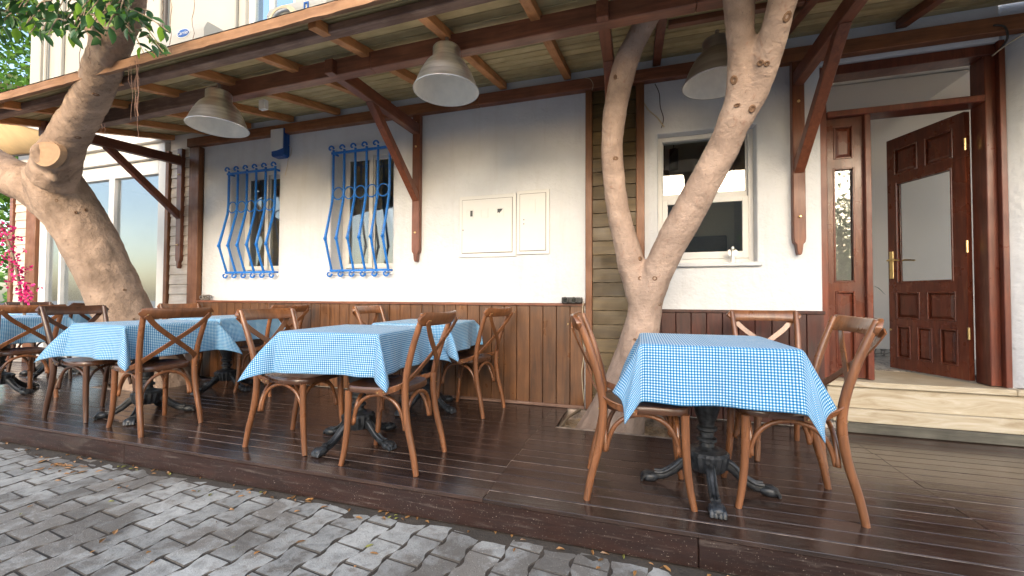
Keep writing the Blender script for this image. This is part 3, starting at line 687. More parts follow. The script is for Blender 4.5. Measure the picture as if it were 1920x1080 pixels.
# angel figurine
a = empty('angel_figurine', at(1373, 490, W+.0)); ax, az = at(1374, 490, W+.01).x, z_ = W3[2], 0
ax = at(1374, 489, W+.02).x; zz = W3[2]-.001; ay = W+.02
tag(a, 'small silver angel figurine standing on the right-hand window sill', 'figurine')
MB().lathe([(.026, 0), (.022, .01), (.014, .05), (.010, .085), (.012, .095), (.006, .105)], 12, (ax, ay, zz)).build('body', M['silver'], a, smooth=True)
MB().lathe([(.0, .104), (.010, .108), (.013, .118), (.010, .128), (.0, .132)], 12, (ax, ay, zz), cap=False).build('head', M['silver'], a, smooth=True)
for s in (-1, 1):
    MB().prism([(ax+s*.008, zz+.09), (ax+s*.022, zz+.108), (ax+s*.036, zz+.10), (ax+s*.035, zz+.075), (ax+s*.022, zz+.05), (ax+s*.010, zz+.065)], 'y', ay+.004, ay+.010).build('wing', M['silver'], a, .001)

# ================================================================== blue grilles
def grille(px0, px1, hole, label):
    x0, x1, z0, z1 = px0, px1, hole[2]-.02, hole[3]-.03
    gr = empty('window_grille', ((x0+x1)/2, W, z0)); tag(gr, label, 'window grille', 'blue iron window grilles')
    h = z1-z0; n = 6; dx = (x1-x0)/(n-1); yb = W-.045
    zr = z0+h*.60
    for i in range(n):
        x = x0+i*dx
        pts = [(x, yb-.002, z1-.02), (x, yb-.002, z0+h*.66), (x, yb-.012, zr-.03), (x, yb-.062, z0+h*.42), (x, yb-.108, z0+h*.285), (x, yb-.102, z0+h*.25), (x, yb-.052, z0+h*.13), (x, yb-.0, z0+.02)]
        MB().tube(pts, [.0135, .0135, .0135, .0135, .0155, .0135, .0125, .0135], 7).build('bar', M['blue'], gr, smooth=50)
        MB().tube([(x, yb-.102, z0+h*.25), (x, yb-.112, z0+h*.27), (x, yb-.107, z0+h*.29)], [.012, .021, .012], 8).build('collar', M['blue'], gr, smooth=True)
        for top in (1, 0):
            c = (x-.014, yb-.0, (z1-.0) if top else (z0+.0)); sp = []
            for k in range(13):
                t = k/12; aa = (-.1+t*1.75*pi); rr = .034*(1-.62*t)
                sp.append((x-.03+rr*cos(aa), yb-.004-.012*t, c[2]+(rr*sin(aa) if top else -rr*sin(aa))))
            MB().tube(sp, [.0105-.003*k/12 for k in range(13)], 6, up=(0, 1, 0)).build('scroll', M['blue'], gr, smooth=50)
        if i < n-1:
            cx = x+dx/2; R_ = dx/2-.006
            MB().tube([(cx+R_*cos(t), yb-.006, zr+.05+R_*sin(t)) for t in [k*pi/10 for k in range(21)]], .0075, 6, cap=False, up=(0, 1, 0)).build('ring', M['blue'], gr, smooth='all')
    for z in (z1-.055, z0+.035):
        MB().box(x0-.02, x1+.015, yb-.018, yb+.002, z-.012, z+.012).build('rail', M['blue'], gr, .002)
        for x in (x0-.0, x1-.0): MB().box(x-.008, x+.008, yb+.003, W+.03, z-.010, z+.010).build('anchor', M['blue'], gr, .001)
grille(-4.77, -4.05, W1, 'blue wrought iron grille over the left small window, below the alarm box')
grille(-3.23, -2.51, W2, 'blue wrought iron grille over the small window beside the timber bracket')

# ================================================================== canopy
cp = empty('wooden_canopy', (-1, 2.9, 2.7)); tag(cp, 'wooden lean-to canopy of boards on rafters over the deck', 'canopy')
XL, XR = -5.95, 4.2
def zb_(Y): return 3.01 - .205*(3.7-Y)        # rafter underside
def slab_y(name, xa, xb, ya, yb, dz0, dz1, mat, parent, bev=.003):
    pts = [(ya, zb_(ya)+dz0), (yb, zb_(yb)+dz0), (yb, zb_(yb)+dz1), (ya, zb_(ya)+dz1)]
    return MB().prism(pts, 'x', xa, xb).build(name, M[mat], parent, bev)
rx = [-5.76, -5.12, -4.475, -3.83, -3.185, -2.54, -1.90, -1.25, -.625, .15, 1.05, 1.87, 2.7, 3.5]
for i, x in enumerate(rx):
    y_out = 1.99 if i in (1, 3, 6, 12) else 2.168
    slab_y('rafter', x-.032, x+.032, y_out, 3.735, 0, .063, 'rafter' if i < 9 else 'brk_y', cp)
nb = 17; ys = [1.955+(3.765-1.955)*i/nb for i in range(nb+1)]
for a, b in zip(ys, ys[1:]):
    cuts = [XL, random.choice((-3.2, -2.5, -3.8)), -.6, random.choice((1.05, 1.87, 1.05)), XR]
    for p, q in zip(cuts, cuts[1:]):
        dz = random.uniform(0, .003); slab_y('roof_board', p+.001, q-.001, a+.006, b-.006, .065+dz, .080+dz, 'roof', cp, .0025)
fe = MB(); fx = [XL-.01+(-.6-XL+.01)*i/14 for i in range(15)] + [XR]; fy = [1.935+1.831*j/8 for j in range(9)]
for z_ in (.088, .096): fe.v += [Vector((x, y, zb_(y)+z_)) for x in fx for y in fy]
k_ = len(fx)*9
for i in range(len(fx)-1):
    for j in range(8): a_ = i*9+j; fe.f += [(a_, a_+9, a_+10, a_+1), (k_+a_, k_+a_+1, k_+a_+10, k_+a_+9)]
fe.build('roof_felt', M['wired'], cp)
e0 = MB(); n = 240                                         # ragged roof edge
for i in range(n+1):
    x = XL-.01+(XR-XL)*i/n; k = .006*noise.noise(Vector((x*9, 0, 0)))+.004*noise.noise(Vector((x*40, 1, 0)))
    zc = zb_(1.93)
    e0.v += [Vector((x, 1.918+k, zc+.012)), Vector((x, 1.914+k, zc+.070)), Vector((x, 1.935, zc+.088+k)), Vector((x, 2.0, zb_(2.0)+.096)), Vector((x, 1.950, zc+.016))]
e0.f = [(i*5+j, (i+1)*5+j, (i+1)*5+(j+1) % 5, i*5+(j+1) % 5) for i in range(n) for j in range(5)] + [(0, 1, 2, 3, 4), tuple(n*5+k for k in (4, 3, 2, 1, 0))]
e0.build('roof_edge', M['edge'], cp)
box('outer_beam', XL, -.6, 2.09, 2.165, 2.688, 2.742, 'beam_grey', cp, .005); box('outer_beam', -.598, XR, 2.09, 2.165, 2.688, 2.742, 'beam_grey', cp, .005)
pj = [-5.78, -3.3, -1.86, .32, 4.2]
for i, (a, b) in enumerate(zip(pj, pj[1:])):
    box('purlin', a+.001, b-.001, 2.50, 2.585, 2.675, 2.80, 'beam_grey' if i == 0 else 'beam', cp, .005)
box('wall_plate', -5.46, -1.5, W-.075, W-.001, 2.885, 2.99, 'plate', cp, .005); box('wall_plate', -1.498, .6, W-.075, W-.001, 2.885, 2.99, 'beam', cp, .005)
box('wall_plate', .602, 4.2, W-.075, W-.001, 2.868, 2.978, 'plate', cp, .005)
box('batten', .20, 1.6, 3.0, 3.05, zb_(3.03)+.02, zb_(3.03)+.062, 'beam', cp, .003)

# timber wall brackets: post > arm, brace, bolt, finial shape
def bracket(x, zp0, arm=True, xw=.042):
    zt2 = 2.883
    p = MB().prism([(x-xw, zp0+.13), (x-xw*.9, zp0+.10), (x-xw*.55, zp0+.085), (x-xw*.42, zp0+.03), (x-xw*.25, zp0+.005), (x, zp0), (x+xw*.25, zp0+.005), (x+xw*.42, zp0+.03), (x+xw*.55, zp0+.085), (x+xw*.9, zp0+.10), (x+xw, zp0+.13), (x+xw, zt2), (x-xw, zt2)], 'y', W-.062, W-.002).build('bracket_post', M['brk'], cp, .004)
    MB().box(x-.036, x+.036, 2.455, W-.063, 2.675, 2.782).build('arm', M['brk_y'], p, .004)
    # brace
    za, zb2 = 2.673, 1.98
    MB().prism([(W-.064, zb2), (W-.064, zb2+.10), (3.03, za), (2.93, za)], 'x', x-.034, x+.034).build('brace', M['brk'], p, .004)
    for z in (zp0+.30, 2.55, 2.80):
        MB().lathe([(.011, 0), (.011, .006), (.006, .010), (.006, .016)], 8).xf(Matrix.Translation((x, W-.0625, z)) @ Matrix.Rotation(pi/2, 4, 'X')).build('bolt', M['brass'], p, smooth=True)
bracket(-5.60, 1.35); bracket(-2.19, 1.36); bracket(-.205, 1.88); bracket(1.20, 1.34)
MB().box(-3.02, -2.955, 2.60, 2.64, 2.585, 2.663).build('junction_box', M['pvc'], cp, .003)

# ================================================================== pendant lamps (dairy shades)
def lamp(name, c, d, mat, label, tilt=(0, 0)):
    R_ = d/2; L0 = empty(name, c); tag(L0, label, 'pendant lamp', 'aluminium pendant lamps')
    k = d/.46*.82
    prof = [(R_, 0), (R_*1.01, .006), (R_*.985, .014), (R_*.93, .045), (R_*.87, .09), (R_*.78, .15), (R_*.765, .153), (R_*.70, .19), (R_*.60, .235), (R_*.50, .262), (R_*.44, .275), (R_*.425, .285), (R_*.42, .37), (R_*.40, .378), (R_*.1, .382)]
    prof = [(r, z*k) for r, z in prof]; c = Vector(c)
    sh = MB().lathe(prof, 48, c, cap=False).build('shade', M[mat], L0, smooth=30)
    inn = [(R_*.992, .002*k), (R_*.96, .008*k), (R_*.915, .045*k), (R_*.85, .09*k), (R_*.76, .15*k), (R_*.58, .235*k), (R_*.40, .27*k), (.02, .275*k)]
    MB().lathe(inn, 48, c, cap=False).build('reflector', M['enamel'], L0, smooth=30)
    MB().lathe([(.03, .16*k), (.034, .20*k), (.026, .275*k)], 14, c).build('bulb_holder', M['enamel'], L0, smooth=30)
    MB().tube([c+Vector((0, 0, .38*k)), c+Vector((0, 0, .47*k))], .012, 8).build('stem', M['alu_dark'], L0)
    L0.rotation_euler = (radians(tilt[0]), radians(tilt[1]), 0)
c1 = at(409, 240, 2.40); c2 = at(837, 172, 2.40); c3 = at(1345, 158, 3.02)
lamp('pendant_lamp', c1, .425, 'alu', 'left aluminium pendant lamp, hanging nearest the leaning big tree')
lamp('pendant_lamp', c2, .425, 'alu', 'middle aluminium pendant lamp, hanging in front of the blank white wall')
lamp('pendant_lamp', c3, .44, 'alu_dark', 'tarnished pendant lamp half hidden behind the slender forked tree')

# ================================================================== trees
def limb_pts(L, n=5):
    q = spline([(*at(x, y, Y), wpx*.5/FPX*dep(x, Y)/math.sqrt(1+((x-960)/FPX)**2*.9)) for x, y, Y, wpx in L], n)
    return [Vector(p[:3]) for p in q], [p[3] for p in q]
def trunk(name, limbs, mat, parent, vox=.02, disp=.012, extra=None):
    mb = MB()
    for L in limbs: p, r = limb_pts(L); mb.tube(p, r, 14)
    if extra: extra(mb)
    o = mb.build(name, mat, parent, origin=WL[parent.name])
    m = o.modifiers.new('remesh', 'REMESH'); m.mode = 'VOXEL'; m.voxel_size = vox; m.use_smooth_shade = True
    m = o.modifiers.new('smooth', 'SMOOTH'); m.factor = .6; m.iterations = 7
    tx = bpy.data.textures.new(name+'_lumps', 'CLOUDS'); tx.noise_scale = .16
    m = o.modifiers.new('lumps', 'DISPLACE'); m.texture = tx; m.strength = disp*2; m.mid_level = .5
    tx = bpy.data.textures.new(name+'_fine', 'CLOUDS'); tx.noise_scale = .035
    m = o.modifiers.new('fine', 'DISPLACE'); m.texture = tx; m.strength = disp*.5; m.mid_level = .5
    dg = bpy.context.evaluated_depsgraph_get(); me = bpy.data.meshes.new_from_object(o.evaluated_get(dg))
    o.modifiers.clear(); o.data = me
    return o
t2 = empty('leaning_tree', (-5.3, 3.25, -.08)); tag(t2, 'thick leaning ficus tree with a sawn-off branch, rising through the left of the deck', 'tree')
def ex(mb):
    e_ = at(96, 291, 2.2); c = at(94, 305, 2.45); mb.tube([c, c.lerp(e_, .6), e_], [.13, .128, .122], 16)
    c = at(98, 335, 2.42); mb.tube([c, at(101, 333, 2.26)], [.05, .035], 10)
T2L = [
    [(310, 760, 3.35, 180), (285, 690, 3.25, 130), (238, 600, 3.08, 116), (196, 510, 2.9, 118), (155, 430, 2.75, 124), (112, 360, 2.58, 126), (92, 310, 2.48, 110)],
    [(150, 430, 2.72, 100), (70, 352, 2.55, 108), (10, 328, 2.45, 110), (-60, 278, 2.35, 108), (-150, 180, 2.25, 96)],
    [(98, 335, 2.45, 108), (122, 270, 2.32, 88), (158, 205, 2.15, 82), (188, 140, 2.0, 82), (212, 70, 1.88, 84), (234, 0, 1.78, 84), (252, -90, 1.7, 84)],
    [(215, 110, 1.9, 70), (185, 70, 1.86, 36), (150, 40, 1.8, 22)]]
trunk('trunk', T2L, M['bark'], t2, .02, .014, ex)
dn = Vector((.36, -.93, -.05)).normalized(); cf = at(96, 291, 2.2)+dn*.045
mb = MB(); n = 26; q = dn.to_track_quat('Z', 'Y').to_matrix().to_4x4()
ring_v = []
for j, rr in enumerate((1, .93, .8, .6, .4, .2)):
    for k in range(n): a_ = 2*pi*k/n; r_ = .120*rr*(1+.07*sin(2*a_+1)+.04*sin(3*a_)); mb.v.append(Matrix.Translation(cf) @ q @ Vector((r_*cos(a_), r_*sin(a_), (.0 if j else -.05) + .002*(j % 2))))
mb.v.append(Matrix.Translation(cf) @ q @ Vector((0, 0, .001)))
mb.f = [(j*n+k, j*n+(k+1) % n, (j+1)*n+(k+1) % n, (j+1)*n+k) for j in range(5) for k in range(n)] + [(5*n+k, 5*n+(k+1) % n, 6*n) for k in range(n)]
mb.build('cut_face', M['cut'], t2)

t1 = empty('forked_tree', (-.1, 3.4, -.08)); tag(t1, 'slender pale forked ficus tree growing from the pit in the deck', 'tree')
T1L = [
    [(1140, 850, 3.42, 175), (1150, 800, 3.42, 120), (1172, 730, 3.38, 88), (1192, 660, 3.34, 76), (1208, 590, 3.3, 66), (1212, 540, 3.28, 68)],
    [(1205, 560, 3.28, 60), (1182, 490, 3.25, 52), (1160, 400, 3.22, 43), (1148, 300, 3.15, 42), (1152, 220, 3.08, 44), (1170, 130, 2.95, 48), (1195, 70, 2.86, 44), (1222, 20, 2.78, 44), (1260, -50, 2.7, 46)],
    [(1208, 575, 3.28, 60), (1237, 500, 3.2, 60), (1278, 420, 3.1, 64), (1325, 335, 2.98, 64), (1368, 250, 2.86, 66), (1388, 180, 2.75, 62), (1390, 100, 2.66, 56), (1384, 0, 2.5, 60), (1380, -90, 2.4, 60)],
    [(1378, 235, 2.83, 60), (1415, 170, 2.74, 56), (1440, 100, 2.62, 58), (1460, 30, 2.5, 60), (1480, -50, 2.4, 62)]]
trunk('trunk', T1L, M['bark2'], t1, .013, .008)

def knots(parent, limbs, seed, cnt):
    rn = random.Random(seed)
    for k in range(cnt):
        P_, Rr = limb_pts(limbs[k % len(limbs)]); i = rn.randint(3, len(P_)-3); c = P_[i]; v = (Vector((0, 0, CAMZ))-c).normalized()
        T_ = (P_[i+1]-P_[i-1]).normalized(); sd = v.cross(T_).normalized(); a_ = rn.uniform(-.9, .9); n_ = (v-T_*v.dot(T_)).normalized(); n_ = (n_*cos(a_)+sd*sin(a_)).normalized()
        r0 = rn.uniform(.008, .017); q_ = n_.to_track_quat('Z', 'Y').to_matrix().to_4x4()
        MB().lathe([(r0*1.5, -.012), (r0*1.35, .002), (r0, .006), (r0*.6, .001), (r0*.15, -.001)], 9).xf(Matrix.Translation(c+n_*(Rr[i]*.99)) @ q_ @ Matrix.Diagonal((1, rn.uniform(.6, 1.3), 1, 1))).build('knot', M['knot'], parent, smooth='all')
knots(t2, T2L[:3], 5, 14); knots(t1, T1L, 9, 18)

# ---- leaves
def leaf_mesh(name, L_, Wd, mat):
    n = 5; mb = MB(); prof = [(0, .02), (.2, .72), (.45, 1), (.7, .78), (.88, .34), (1, .02)]
    for t, w_ in prof:
        z = -.12*L_*t*t
        mb.v += [Vector((-w_*Wd/2, t*L_, z+.010*w_)), Vector((0, t*L_, z)), Vector((w_*Wd/2, t*L_, z+.010*w_))]
    mb.f = [f for i in range(5) for f in ((i*3, i*3+1, i*3+4, i*3+3), (i*3+1, i*3+2, i*3+5, i*3+4))]
    o = mb.build(name, M[mat], None, smooth='all', origin=(0, 0, 0)); me = o.data; bpy.data.objects.remove(o); return me
LM = [leaf_mesh('leaf', .095, .042, 'leaf'), leaf_mesh('leaf', .080, .038, 'leaf'), leaf_mesh('leaf', .085, .042, 'leafl')]
rnd = random.Random(21)
tw = MB(); leaves = []
def twig(p0, p1, nl, light=.08, sag=.05):
    p0 = Vector(p0); p1 = Vector(p1); m = (p0+p1)/2+Vector((0, 0, sag))
    pts = [Vector(p) for p in spline([p0, m, p1], 5)]; MB().tube(pts, [.006-.004*i/(len(pts)-1) for i in range(len(pts))], 5).build('twig', M['twig'], t2)
    for k in range(nl):
        t = (k+.7)/nl; p = pts[min(len(pts)-1, int(t*(len(pts)-1)))]; d = (p1-p0).normalized()
        a_ = rnd.uniform(0, 2*pi); side = Vector((rnd.gauss(0, 1), rnd.gauss(0, 1), rnd.gauss(-.55, .7))).normalized()
        leaves.append((p+Vector((rnd.gauss(0, .01),)*3), (d*.6+side).normalized(), 2 if (t > .8 and rnd.random() < light*4) or rnd.random() < light*.5 else rnd.randint(0, 1)))
hub = at(190, 85, 1.84)
ends = []
for k in range(78):
    x = rnd.uniform(-40, 245); y = rnd.uniform(-60, 66 if x < 200 else 60); Y = rnd.uniform(1.45, 2.0)
    s = at(x+rnd.uniform(20, 60), y-rnd.uniform(20, 45), Y+.05); twig(s, at(x, y, Y), 7, .09)
for x0_, y0_, x1_, y1_, Y, n_ in ((240, 20, 300, 85, 1.75, 13), (225, 10, 318, 60, 1.7, 12), (235, 45, 270, 100, 1.72, 8), (190, 75, 150, 55, 1.76, 6), (150, 30, 130, 70, 1.7, 9), (110, 20, 95, 66, 1.7, 9), (60, 15, 35, 55, 1.65, 10), (265, 60, 312, 105, 1.72, 7)):
    twig(at(x0_, y0_, Y), at(x1_, y1_, Y-.05), n_, .12, .02)
leaves.sort(key=lambda l: (l[0]-Vector((0, 0, 1))).length)
st_l = [MB(), MB()]
for i, (p, d, mk) in enumerate(leaves):
    q = d.to_track_quat('Y', 'Z').to_matrix().to_4x4() @ Matrix.Rotation(rnd.gauss(0, .7), 4, 'Y')
    s = rnd.uniform(.75, 1.12); mt = Matrix.Translation(p) @ q @ Matrix.Scale(s, 4); me = LM[mk]
    if i < 296:
        o = bpy.data.objects.new('leaf', me); COL.objects.link(o); o.parent = t2; o.matrix_local = Matrix.Translation(-WL[t2.name]) @ mt
    else: st_l[mk == 2].add([mt @ v.co for v in me.vertices], [tuple(f.vertices) for f in me.polygons])
# crown above the frame of view
for k in range(2600):
    a_ = rnd.uniform(0, 2*pi); r_ = rnd.uniform(0, 1)**.5
    p = Vector((-3.6+1.9*r_*cos(a_), 1.2+1.2*r_*sin(a_), rnd.uniform(3.5, 4.6)))
    d = Vector((rnd.gauss(0, 1), rnd.gauss(0, 1), rnd.gauss(-.3, .6))).normalized(); me = LM[rnd.randint(0, 1)]
    mt = Matrix.Translation(p) @ d.to_track_quat('Y', 'Z').to_matrix().to_4x4() @ Matrix.Scale(rnd.uniform(.9, 1.6), 4)
    v_ = p-Vector((0, 0, 1)); zc = v_.dot(F2)
    if zc > .1 and v_.dot(U3)/zc < .74 and v_.dot(R2)/zc > -1.5: continue
    st_l[0].add([mt @ v.co for v in me.vertices], [tuple(f.vertices) for f in me.polygons])
for s_, mk in zip(st_l, ('leaf', 'leafl')):
    if s_.v: s_.build('foliage', M[mk], t2, smooth='all', kind='stuff')
# aerial roots
ar = MB()
for k in range(9):
    x = rnd.uniform(232, 264); y = rnd.uniform(90, 125); ln = rnd.uniform(40, 140); Y = rnd.uniform(1.82, 1.95)
    MB().tube([at(x+rnd.uniform(-3, 3)+(4 if t % 2 else -3)*.4, y+ln*t/5, Y) for t in range(6)], .0016, 4).build('aerial_root', M['root'], t2)
for x, y0_, y1_ in ((320, -5, 100), (362, -5, 75), (305, -5, 60), (150, 75, 128), (168, 85, 120), (190, 232, 250), (197, 232, 255)):
    MB().tube([at(x+rnd.uniform(-3, 3), y0_+(y1_-y0_)*t/6, 1.8 if y0_ < 200 else 2.0) for t in range(7)], .0018, 4).build('aerial_root', M['root'], t2)

# background tree far left (leaf cards on boughs)
bt = empty('background_tree', (-13.5, 7, ZS)); tag(bt, 'bright leafy green tree beyond the left end of the upper storey', 'tree')
MB().tube([(-13.5, 7, ZS), (-13.3, 7, 3), (-13.7, 7.2, 6)], [.3, .22, .1], 10).build('trunk', M['bark'], bt, smooth='all')
mb = MB(); me = LM[0]
cl = [(Vector((-13.6, 6.4, 5.6)) + Vector((rnd.gauss(0, 1.5), rnd.gauss(0, 1.0), rnd.gauss(0, 1.7)))) for _ in range(80)]
for k in range(26000):
    c = rnd.choice(cl); p = c+Vector((rnd.gauss(0, .42), rnd.gauss(0, .42), rnd.gauss(0, .3)))
    d = Vector((rnd.gauss(0, 1), rnd.gauss(0, 1), rnd.gauss(-.5, .6))).normalized(); s = d.cross(Vector((rnd.gauss(0, 1), rnd.gauss(0, 1), rnd.gauss(0, 1)))).normalized()
    l = rnd.uniform(.11, .2); mb.add([p, p+d*l*.5+s*l*.25, p+d*l, p+d*l*.5-s*l*.25], [(0, 1, 2, 3)])
mb.build('crown', M['leafb'], bt, kind='stuff')

pl = empty('potted_palm', (2.06, 5.1, .38)); tag(pl, 'small potted palm in the hall, its leaves peeking past the sidelight', 'plant')
MB().lathe([(.09, 0), (.12, .02), (.14, .22), (.13, .23), (.02, .21)], 16, (2.06, 5.1, .384)).build('pot', M['grey'], pl, smooth=30)
for k in range(9):
    a_ = k*.7; d = Vector((cos(a_), sin(a_)*.6, 0)); b_ = Vector((2.06, 5.1, .86)); L_ = .30+.05*sin(k*2)
    q_ = [b_, b_+d*L_*.4+Vector((0, 0, .22)), b_+d*L_*.8+Vector((0, 0, .27)), b_+d*L_*1.1+Vector((0, 0, .18))]; c_ = [Vector(p) for p in spline(q_, 4)]; sd_ = Vector((-d.y, d.x, 0)).normalized()
    mb = MB()
    for i, p in enumerate(c_): w_ = .012*(1-abs(2*i/(len(c_)-1)-1)**2)+.001; mb.v += [p-sd_*w_, p+sd_*w_]
    mb.f = [(2*i, 2*i+1, 2*i+3, 2*i+2) for i in range(len(c_)-1)]; mb.build('leaf', M['leaf'], pl, smooth='all')

# awning and neighbouring roof left
aw = empty('canvas_awning', (-8, 3.2, 2.5)); tag(aw, 'tan canvas awning stretched out beyond the left end of the canopy', 'awning')
A_, B_, C_, D_ = at(-60, 205, 3.2), at(88, 245, 3.2), at(95, 285, 3.65), at(-60, 300, 3.65)
mb = MB(); n = 12
for i in range(n+1):
    for j in range(n+1):
        u_, v_ = i/n, j/n; p = (A_*(1-u_)+B_*u_)*(1-v_)+(D_*(1-u_)+C_*u_)*v_; p = p+Vector((0, 0, -.04*sin(pi*v_))); mb.v.append(p)
mb.f = [(i*(n+1)+j, (i+1)*(n+1)+j, (i+1)*(n+1)+j+1, i*(n+1)+j+1) for i in range(n) for j in range(n)]
o = mb.build('canvas', M['awning'], aw, smooth='all'); m_ = o.modifiers.new('thick', 'SOLIDIFY'); m_.thickness = .004
MB().tube([A_, B_], .025, 8).build('front_bar', M['pvc'], aw, smooth=True); MB().tube([(A_+D_)/2, (B_+C_)/2], .016, 8).build('middle_bar', M['pvc'], aw, smooth=True); MB().tube([D_, C_], .018, 8).build('rear_bar', M['wired'], aw, smooth=True)
nr = empty('neighbour_roof', (-11, 5, 0)); tag(nr, 'low maroon roof of a neighbouring stall behind the left end of the canopy', 'roof')
P_ = [at(-60, 150, 5.2), at(5, 155, 5.2), at(66, 166, 5.2)]
MB().add([P_[0], P_[1], P_[2], P_[2]-Vector((0, 0, .6)), P_[0]-Vector((0, 0, .6))]+[p+Vector((0, 1.5, 0)) for p in (P_[0], P_[1], P_[2], P_[2]-Vector((0, 0, .6)), P_[0]-Vector((0, 0, .6)))],
         [(0, 4, 3, 2, 1), (5, 6, 7, 8, 9), (0, 1, 6, 5), (1, 2, 7, 6), (2, 3, 8, 7), (3, 4, 9, 8), (4, 0, 5, 9)]).build('roof_sheet', M['maroon'], nr)
for x in (P_[0].x+.2, P_[2].x-.2): MB().box(x-.05, x+.05, 5.4, 5.5, ZS, P_[0].z-.5).build('post', M['beam'], nr)

# air conditioners on the wall above the canopy
def ac(name, px, py, pxr, label, logo, hgt=.55):
    a0 = at(px, py, 3.36); a1 = at(pxr, py, 3.36); x0, x1, z1_ = a0.x, a1.x, a0.z; e_ = empty(name, ((x0+x1)/2, 3.4, z1_-hgt)); tag(e_, label, 'air conditioner')
    bo = MB().prism([(3.36, z1_-hgt), (3.36, z1_-.12), (3.40, z1_-.02), (3.66, z1_), (3.69, z1_-.02), (3.69, z1_-hgt)], 'x', x0, x1).build('casing', M['cream'], e_, .012, segs=2, smooth=35)
    for x in (x0+.15, x1-.15): MB().box(x-.02, x+.02, 3.36, 3.72, z1_-hgt-.04, z1_-hgt-.002).build('bracket', M['pvc'], e_)
    zc = z1_-.13
    if logo:
        cx = x0+(x1-x0)*.62
        ov = MB().lathe([(.105, 0), (.105, .004)], 28).xf(Matrix.Translation((cx, 3.359, zc)) @ Matrix.Rotation(pi/2, 4, 'X') @ Matrix.Diagonal((1, .5, 1, 1))).build('badge', M['metalbox'], e_)
        MB().lathe([(.097, 0), (.097, .003)], 28).xf(Matrix.Translation((cx, 3.3548, zc)) @ Matrix.Rotation(pi/2, 4, 'X') @ Matrix.Diagonal((1, .46, 1, 1))).build('badge_field', M['bluep'], ov)
        cu = bpy.data.curves.new('badge_text', 'FONT'); cu.body = 'Carrier'; cu.size = .062; cu.align_x = 'CENTER'; cu.align_y = 'CENTER'; cu.extrude = .001; cu.shear = .25
        to = bpy.data.objects.new('tmp', cu); COL.objects.link(to); dg = bpy.context.evaluated_depsgraph_get(); me = bpy.data.meshes.new_from_object(to.evaluated_get(dg)); bpy.data.objects.remove(to)
        me.materials.clear(); me.materials.append(M['metalbox']); t_ = bpy.data.objects.new('badge_text', me); link(t_, ov, (cx, 3.349, zc)); t_.rotation_euler = (pi/2, 0, 0)
    else:
        cx = x0+(x1-x0)*.68; MB().box(cx-.03, cx-.015, 3.352, 3.359, zc-.03, zc+.04).box(cx-.015, cx+.03, 3.352, 3.359, zc+.025, zc+.04).box(cx+.015, cx+.03, 3.352, 3.359, zc-.03, zc+.025).build('mark', M['bluep'], e_)
        for k in range(5):
            MB().tube([(x0+.25+(.16-.01*k)*cos(t)*1.1, 3.33-.004*k, z1_-.22+(.13-.008*k)*sin(t)) for t in [i*pi/12 for i in range(15)]], .006, 5).build('pipe_coil', M['wire'], e_)
ac('air_conditioner', 286, 58, 382, 'cream air conditioner with a blue oval badge above the left part of the canopy', True)
ac('air_conditioner', 500, 8, 612, 'cream air conditioner with coiled pipes by the upper window', False)

# bougainvillea at far left
bg_ = empty('bougainvillea', (-8.9, 3.0, 0)); tag(bg_, 'pink flowering bougainvillea stem at the far left edge', 'plant')
stm = [at(48, 600, 2.9), at(40, 560, 2.9), at(34, 520, 2.9), at(24, 480, 2.85), at(12, 445, 2.85), at(0, 420, 2.8)]
MB().tube(spline(stm, 4), .014, 6).build('stem', M['twig'], bg_, smooth='all')
mb = MB(); sp_ = spline(stm, 8)
for k in range(150):
    c = Vector(sp_[rnd.randint(6, len(sp_)-1)])+Vector((rnd.gauss(0, .05), rnd.gauss(0, .05), rnd.gauss(0, .045)))
    if k < 35: c = at(48+rnd.gauss(0, 7), 550+rnd.gauss(0, 12), 2.88)
    for j in range(3):
        d = Vector((rnd.gauss(0, 1), rnd.gauss(0, 1), rnd.gauss(0, 1))).normalized(); s = d.cross(Vector((rnd.gauss(0, 1), rnd.gauss(0, 1), rnd.gauss(0, 1)))).normalized(); l = rnd.uniform(.025, .045)
        mb.add([c, c+d*l*.55+s*l*.4, c+d*l, c+d*l*.55-s*l*.4], [(0, 1, 2, 3)])
mb.build('blossom', M['flower'], bg_, kind='stuff')
bx = box('planter_box', -9.3, -8.3, 2.75, 3.25, .002, .22, 'wains', None, .01); tag(bx, 'low wooden planter under the bougainvillea at the left edge', 'planter')

